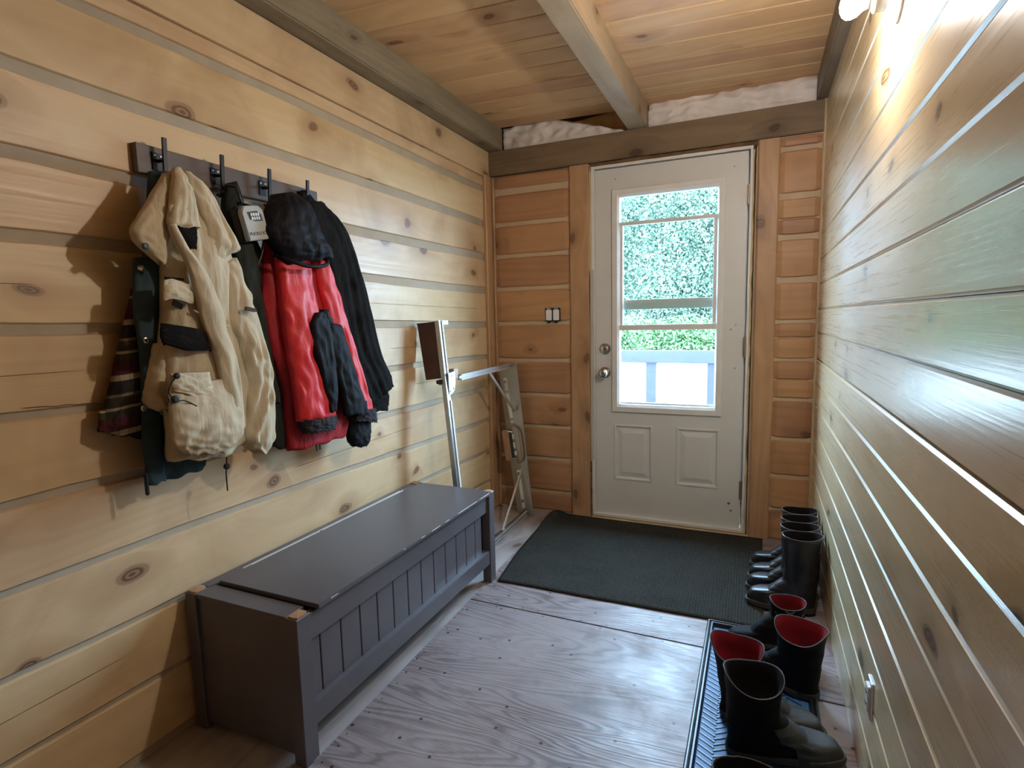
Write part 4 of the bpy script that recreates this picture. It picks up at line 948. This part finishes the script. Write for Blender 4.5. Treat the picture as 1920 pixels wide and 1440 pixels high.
TX0, TX1, TY0, TY1 = 1.413, 1.768, 1.290, 2.210
bx('tray_base', (TX0 + .012, TX1 - .012, TY0 + .012, TY1 - .012, .0005, .004), M['traym'], t)
bm = B()
def ringrect(x0, x1, y0, y1, z): return [bm.verts.new(p) for p in ((x0, y0, z), (x1, y0, z), (x1, y1, z), (x0, y1, z))]
prev = None; first = None
for ins, z in ((0, .0005), (0, .014), (.004, .020), (.008, .020), (.012, .014), (.016, .019), (.021, .019), (.025, .012), (.027, .004)):
    r = ringrect(TX0 + ins, TX1 - ins, TY0 + ins, TY1 - ins, z)
    if prev:
        for k in range(4): bm.faces.new((prev[k], prev[(k + 1) % 4], r[(k + 1) % 4], r[k]))
    prev = r
fin('tray_rim', bm, M['trayr'], t, recalc=True)
bm = B(); pit = .0235; cw = .0395; nc = int((TX1 - TX0 - .056) / cw)
for c in range(nc):
    x = TX0 + .030 + cw * (c + .5); sg = 1 if c % 2 else -1
    y = TY0 + .042 + (pit / 2 if c % 2 else 0)
    while y < TY1 - .042:
        a = Vector((x - cw * .52, y - sg * .0125, .0047)); b = Vector((x + cw * .52, y + sg * .0125, .0047)); bar(bm, a, b, .0048, .0024, (0, 0, 1)); y += pit
h_ = fin('herringbone_tread', bm, M['tread'], t); h_['kind'] = 'stuff'

# ------------------------------------------------------------------ boots
def boot(name, label, cat, loc, rz, L=.28, H=.20, bw=.048, shaft=(.058, .046), lean=0.0, mat_up='leather', mat_foot=None, lin='liner', dip=0.0, near=0, flare=1.0, group=None, pip=True, lace=None, tab=False, front_up=0.0, toe_h=.062):
    """heel at -X end, toe at +X; origin under the heel-shaft axis"""
    root = thing(name, label, cat, (0, 0, 0), group)
    xh, xt = -.065 * L / .28, L - .065 * L / .28
    sx, sy = shaft
    def foot(a, z):
        """outline of the foot at height z"""
        ca, sa = math.cos(a), math.sin(a)
        top = min(1, z / .16)
        # toe reach falls as z rises: toe box, vamp, instep
        if z < toe_h * .72: reach = xt - .010 * (z / (toe_h * .72)) ** 4
        elif z < toe_h: q = (z - toe_h * .72) / (toe_h * .28); reach = xt - .010 - (xt * .33) * (1 - math.sqrt(max(0, 1 - q * q)))
        else:
            q = min(1, (z - toe_h) / (.125 - toe_h)); reach = (xt * .67 - .010) * (1 - q) ** .9 + sx * 1.0 * (1 - (1 - q) ** .9)
        reach = max(reach, sx * .98)
        heel = -xh * (1 - .10 * math.sin(min(1, z / .10) * PI)) if z < .10 else -xh * .96 + (sx - -xh * .96) * min(1, (z - .10) / .05)
        f = max(0, min(1, (z - .05) / .09))
        if ca >= 0:
            x = reach * abs(ca) ** .82
            wid = bw * (1.0 - .16 * abs(math.sin(PI * min(1, x / xt * 1.0)) ) * (x / xt < .55)) * (1 - f) + sy * f
            # ball of the foot is widest
            wid *= 1 + .10 * math.exp(-((x / xt - .68) / .2) ** 2) * (1 - f)
            y = wid * abs(sa) ** (.60 if z < .09 else .9)
        else:
            x = -heel * abs(ca) ** .9; y = (bw * .84 * (1 - f) + sy * f) * abs(sa) ** .85
        return x, math.copysign(y, sa)
    nz, nu = 44, 48; bm = B(); rings = []
    zs = [.022 + (.15 - .022) * (i / 27) for i in range(28)] + [.15 + (H - .15) * (i / 14) for i in range(1, 15)] if H > .17 else [.022 + (H - .022) * (i / 34) for i in range(35)]
    for z in zs:
        ring = []; f = z / H
        for k in range(nu):
            a = 2 * PI * k / nu; x, y = foot(a, z)
            fl = 1 + (flare - 1) * max(0, (z - .13) / max(.01, H - .13)) ** 2
            w = noise.noise(Vector((x * 22, y * 22, z * 26 + loc[0] * 9))) * .0035
            x, y = x * (fl if z > .13 else 1) + lean * max(0, z - .08), y * (fl if z > .13 else 1)
            zz = z
            if z > .10:
                e = ((z - .10) / (H - .10)) ** 2; zz = z + e * (-dip * abs(math.sin(a)) ** 1.6 * (1 if near == 0 or math.sin(a) * near > 0 else .15) + front_up * max(0, -math.cos(a)))
            n_ = math.hypot(x, y) + 1e-6
            ring.append(bm.verts.new((x + w * x / n_, y + w * y / n_, zz)))
        rings.append(ring)
    foot_rows = sum(1 for z in zs if z < .105)
    top = rings[-1]; c = sum((v.co for v in top), Vector()) / nu
    rim = [v.co.copy() for v in top]
    rings.append([bm.verts.new((c.x + (v.co.x - c.x) * .95, c.y + (v.co.y - c.y) * .93, v.co.z + .001)) for v in top])
    for i, (A, C) in enumerate(zip(rings, rings[1:])):
        for q in range(nu):
            f_ = bm.faces.new((A[q], A[(q + 1) % nu], C[(q + 1) % nu], C[q]))
            if mat_foot and i < foot_rows and math.cos(2 * PI * (q + .5) / nu) > .42: f_.material_index = 1
    bm.faces.new(rings[0][::-1])
    up_o = fin('upper', bm, [M[mat_up], M[mat_foot or mat_up]], root, smooth=True)
    # lining: inner tube
    bm = B(); prev = None
    for sc, dz in ((.955, .0005), (.90, -.004), (.80, -.035), (.66, -min(.09, H * .4))):
        r = [bm.verts.new((c.x + (p.x - c.x) * sc - lean * -dz * 0, c.y + (p.y - c.y) * (sc - .02), p.z + dz)) for p in rim]
        if prev:
            for q in range(nu): bm.faces.new((prev[q], prev[(q + 1) % nu], r[(q + 1) % nu], r[q]))
        prev = r
    bm.faces.new(prev); fin('lining', bm, M[lin], root, smooth=True, recalc=False)['label'] = 'red boot lining' if lin == 'liner' else 'dark boot lining'
    if pip:
        bm = B(); tube(bm, [p + Vector((0, 0, .001)) for p in rim] + [rim[0] + Vector((0, 0, .001))], .0014, 6, False); fin('piping', bm, M['piping'], root, smooth=True)
    # sole with heel block
    def outline(z, gr): return [(foot(2 * PI * k / nu, .022)[0] * gr, foot(2 * PI * k / nu, .022)[1] * gr) for k in range(nu)]
    bm = B(); prev = None
    for z, gr, hz in ((.001, 1.0, 0), (.004, 1.03, 0), (.018, 1.035, 0), (.024, 1.02, 0), (.026, .97, 0)):
        r = []
        for x, y in outline(z, gr):
            zz = z
            if z < .01:
                arch_ = math.exp(-((x - xt * .18) / (xt * .13)) ** 2); zz = z + .010 * arch_ + (.006 * max(0, (x / xt - .8) / .2) ** 2)
            r.append(bm.verts.new((x, y, zz)))
        if prev:
            for q in range(nu): bm.faces.new((prev[q], prev[(q + 1) % nu], r[(q + 1) % nu], r[q]))
        else: bm.faces.new(r[::-1])
        prev = r
    bm.faces.new(prev); fin('sole', bm, M['sole'], root, smooth=False)
    if tab:
        for s in (-1, 1):
            bm = B(); p = rim[nu // 4] if s > 0 else rim[3 * nu // 4]
            tube(bm, [(p.x - .012, p.y + s * .003, p.z - .02), (p.x - .010, p.y + s * .004, p.z + .008), (p.x + .010, p.y + s * .004, p.z + .008), (p.x + .012, p.y + s * .003, p.z - .02)], .004, 6); fin('pull_tab', bm, M['piping'], root)
    if lace is not None:
        def on(a_, z_): # a point on the shaft surface
            f_ = flare ** max(0, min(1, (z_ - .13) / max(.01, H - .13)))
            return Vector((sx * f_ * math.cos(lace + a_) * 1.05 + lean * max(0, z_ - .08), sy * f_ * math.sin(lace + a_) * 1.05, z_))
        bm = B(); pts = [on(s_, z_) for s_, z_ in ((-.25, H - .020), (.15, H - .032), (-.15, H - .050), (-.28, H - .068), (0, H - .078), (.26, H - .068), (.12, H - .050), (-.15, H - .032), (.25, H - .020))]
        tube(bm, [Vector(q) for q in spline([tuple(q) for q in pts], 40)], .0017, 6); fin('lace', bm, M['piping'], root, smooth=True)
        bm = B(); tube(bm, [on(a_, H - .024 - .068 * math.cos(a_ * 1.75)) for a_ in [-.85 + 1.7 * q / 20 for q in range(21)]], .0013, 5); fin('seam', bm, M['piping'], root, smooth=True)
    for o_ in [root] + list(root.children): o_['_w'] = (0, 0, 0)
    root.location = loc; root.rotation_euler = (0, 0, rz)
    return root
Zt = .0072
# tall rubber boots beside the right wall, partly on the mat
RG = 'tall rubber boots standing against the right wall'
hgt = (.315, .312, .306, .300)
for i, (x, y, a, lab, on) in enumerate(((1.752, 2.430, PI + .02, 'tall black rubber boot nearest the tray in the row by the right wall', 0), (1.750, 2.545, PI - .06, 'tall black rubber boot, second from the tray by the right wall', 0), (1.756, 2.668, PI + .05, 'tall black rubber boot, third from the tray by the right wall', 0), (1.764, 2.800, PI - .03, 'tall black rubber boot nearest the door in the row by the right wall', 0))):
    boot('rubber_boot', lab, 'boot', (x, y, .012), a, L=.262, H=hgt[i], bw=.044, shaft=(.066, .050), mat_up='rubber', lin='linerd', flare=1.10, group=RG, dip=.004, front_up=.006, toe_h=.074, pip=True)
G1 = 'short work boots on the boot tray'
boot('ankle_boot', 'small black ankle boot with looped lace at the far end of the tray', 'boot', (1.690, 2.128, Zt), PI + .14, L=.262, H=.182, bw=.040, shaft=(.056, .044), mat_up='leather', mat_foot='leather', lin='liner', dip=.016, near=1, flare=1.06, lace=PI / 2, group=G1, toe_h=.055)
boot('ankle_boot', 'black work boot with wide red lined collar, toe to the far left of tray', 'boot', (1.716, 1.880, Zt), PI - .36, L=.275, H=.225, bw=.044, shaft=(.066, .050), mat_up='leather', mat_foot='leather', lin='liner', dip=.040, near=1, flare=1.16, group=G1, front_up=.0)
boot('work_boot', 'black boot with raised red lined collar, behind the nearest grey-toed boot', 'boot', (1.552, 1.688, Zt), -.04, L=.285, H=.232, bw=.046, shaft=(.066, .052), mat_up='leather', mat_foot='leatherg', lin='liner', dip=.040, near=-1, flare=1.15, group=G1, front_up=.012, lean=-.12)
boot('work_boot', 'large black boot with scuffed grey toe at the near end of the tray', 'boot', (1.580, 1.552, Zt), .26, L=.305, H=.238, bw=.050, shaft=(.068, .054), mat_up='leather', mat_foot='leatherg', lin='linerd', dip=.038, near=-1, flare=1.14, group=G1, front_up=.006)
boot('work_boot', 'low black lace-up boot half out of the picture at the tray front', 'boot', (1.555, 1.345, Zt), .16, L=.29, H=.100, bw=.050, shaft=(.064, .050), mat_up='leather', mat_foot='leather', lin='linerd', dip=.02, flare=1.02, lace=0.0, group=G1)
# ------------------------------------------------------------------ outside: porch, railing, yard, shrubs and trees
bm = B(); box(bm, -5, 7, D + .22, 5.75, -.22, -.06); struct(fin('trim_5', bm, M['grey']))
bm = B(); rows = []
for j in range(41):
    y = 3.3 + j * 1.0; rows.append([bm.verts.new((x, y, -.30 + .52 * min(1, max(0, (y - 5) / 11)) + .02 * noise.noise(Vector((x, y, 0))))) for x in range(-20, 21)])
for A, C in zip(rows, rows[1:]):
    for k in range(40): bm.faces.new((A[k], A[k + 1], C[k + 1], C[k]))
tag(fin('ground_outside', bm, M['ground'], smooth=True), None, None, kind='structure')
# house shell round the room: roof and outer walls keep daylight out except through the door
bm = B(); box(bm, -3.2, 4.6, YB - .1, 3.75, 2.62, 2.75); struct(fin('roof', bm, M['grey']))
bm = B(); box(bm, -.16, W + .16, YB - .1, D + .26, CZ + .12, 2.62); struct(fin('trim_6', bm, M['grey']))
t = thing('porch_railing', 'weathered grey lumber porch railing seen through the door glass', 'railing', (.9, 5.5, -.06))
bm = B(); box(bm, -2.0, 3.2, 5.46, 5.52, .772, .892); fin('top_rail', bm, M['grey'], t, bevel=.006)
for x in (-.95, .565, 1.135, 2.60):
    bx('post', (x, x + (.10 if x != 1.135 else .07), 5.48, 5.58, -.06, .79), M['grey'], t, .005)
def leaves(c, r, n, size, rg, squash):
    p = rg.normal(size=(n, 3)); p /= np.linalg.norm(p, axis=1)[:, None]; p *= (rg.random(n) ** .42)[:, None] * r
    p = p * np.array(squash) + np.array(c)
    a = rg.normal(size=(n, 3)); a /= np.linalg.norm(a, axis=1)[:, None]; q = rg.normal(size=(n, 3)); b = np.cross(a, q); b /= np.linalg.norm(b, axis=1)[:, None]; d = np.cross(a, b)
    s = (size * rg.uniform(.6, 1.3, n))[:, None]
    return np.stack([p - b * s, p + d * s * .5, p + b * s, p - d * s * .5], 1).reshape(-1, 3)
def plant(name, label, cat, group, x, y, z0, blobs, n, size, mt, trunk=True, seed=1):
    rg = np.random.default_rng(seed); t = thing(name, label, cat, (x, y, z0), group)
    v = np.concatenate([leaves((x + dx, y + dy, z0 + dz), r, int(n / len(blobs)), size, rg, sq) for (dx, dy, dz, r, sq) in blobs])
    me = bpy.data.meshes.new('foliage'); me.from_pydata(v.tolist(), [], np.arange(len(v)).reshape(-1, 4).tolist()); o = link('foliage', me, mt, t); o['kind'] = 'stuff'
    if trunk:
        bm = B(); h = max(b[2] for b in blobs); tube(bm, [(x, y, z0 - .1), (x + .05, y, z0 + h * .4), (x - .04, y + .03, z0 + h)], [.11, .09, .04], 8); fin('trunk', bm, M['bark'], t, smooth=True)
rr = random.Random(5)
GL = 'broadleaf trees beyond the porch railing'; GS = 'low bushes along the far edge of the yard'
for i, (x, y, lb) in enumerate(((-4.7, 16.7, 'leafy tree past the yard, left of what the door glass shows'), (-2.75, 17.0, 'leafy tree filling the left edge of the upper door glass'), (-1.1, 16.6, 'leafy tree filling the middle of the upper door glass'), (.5, 17.0, 'leafy tree filling the right edge of the upper door glass'), (2.3, 16.6, 'leafy tree past the yard, right of what the door glass shows'))):
    bl = [(rr.uniform(-.3, .3), rr.uniform(-.3, .3), dz, rr.uniform(1.1, 1.25), (1, .7, .9)) for dz in (1.0, 1.9, 2.8, 3.7, 4.7)]
    plant('broadleaf_tree', lb, 'tree', GL, x, y, .2, bl, 24000, .048, M['leaf'], True, i + 10)
for i, (x, y, lb) in enumerate(((-6.0, 21.2, 'taller pale green tree at the back, far left behind the yard trees'), (-2.4, 21.8, 'taller pale green tree behind the two left trees in the glass'), (.9, 21.2, 'taller pale green tree behind the right tree in the glass'), (4.4, 21.6, 'taller pale green tree at the back, far right behind the yard trees'))):
    bl = [(rr.uniform(-.5, .5), rr.uniform(-.3, .3), dz, rr.uniform(1.8, 2.1), (1.1, .6, .9)) for dz in (1.4, 2.9, 4.4, 5.8)]
    plant('broadleaf_tree', lb, 'tree', 'taller trees at the back of the yard', x, y, .22, bl, 26000, .07, M['leaf3'], True, i + 70)
for i, (x, lb) in enumerate(((-3.45, 'low yellow-green bush, left of what the door glass shows'), (-1.95, 'low yellow-green bush above the railing at the left edge of the glass'), (-.62, 'low yellow-green bush above the railing in the middle of the glass'), (.72, 'low yellow-green bush above the railing at the right edge of the glass'), (2.1, 'low yellow-green bush, right of what the door glass shows'))):
    bl = [(-.4, 0, .45, .6, (1.1, .8, .9)), (.35, .1, .5, .62, (1.1, .8, 1.0))]
    plant('bush', lb, 'bush', GS, x, 15.2 + .2 * (i % 2), .18, bl, 4400, .045, M['leaf2'], False, i + 40)
for o in S.objects:
    if '_w' in o: del o['_w']
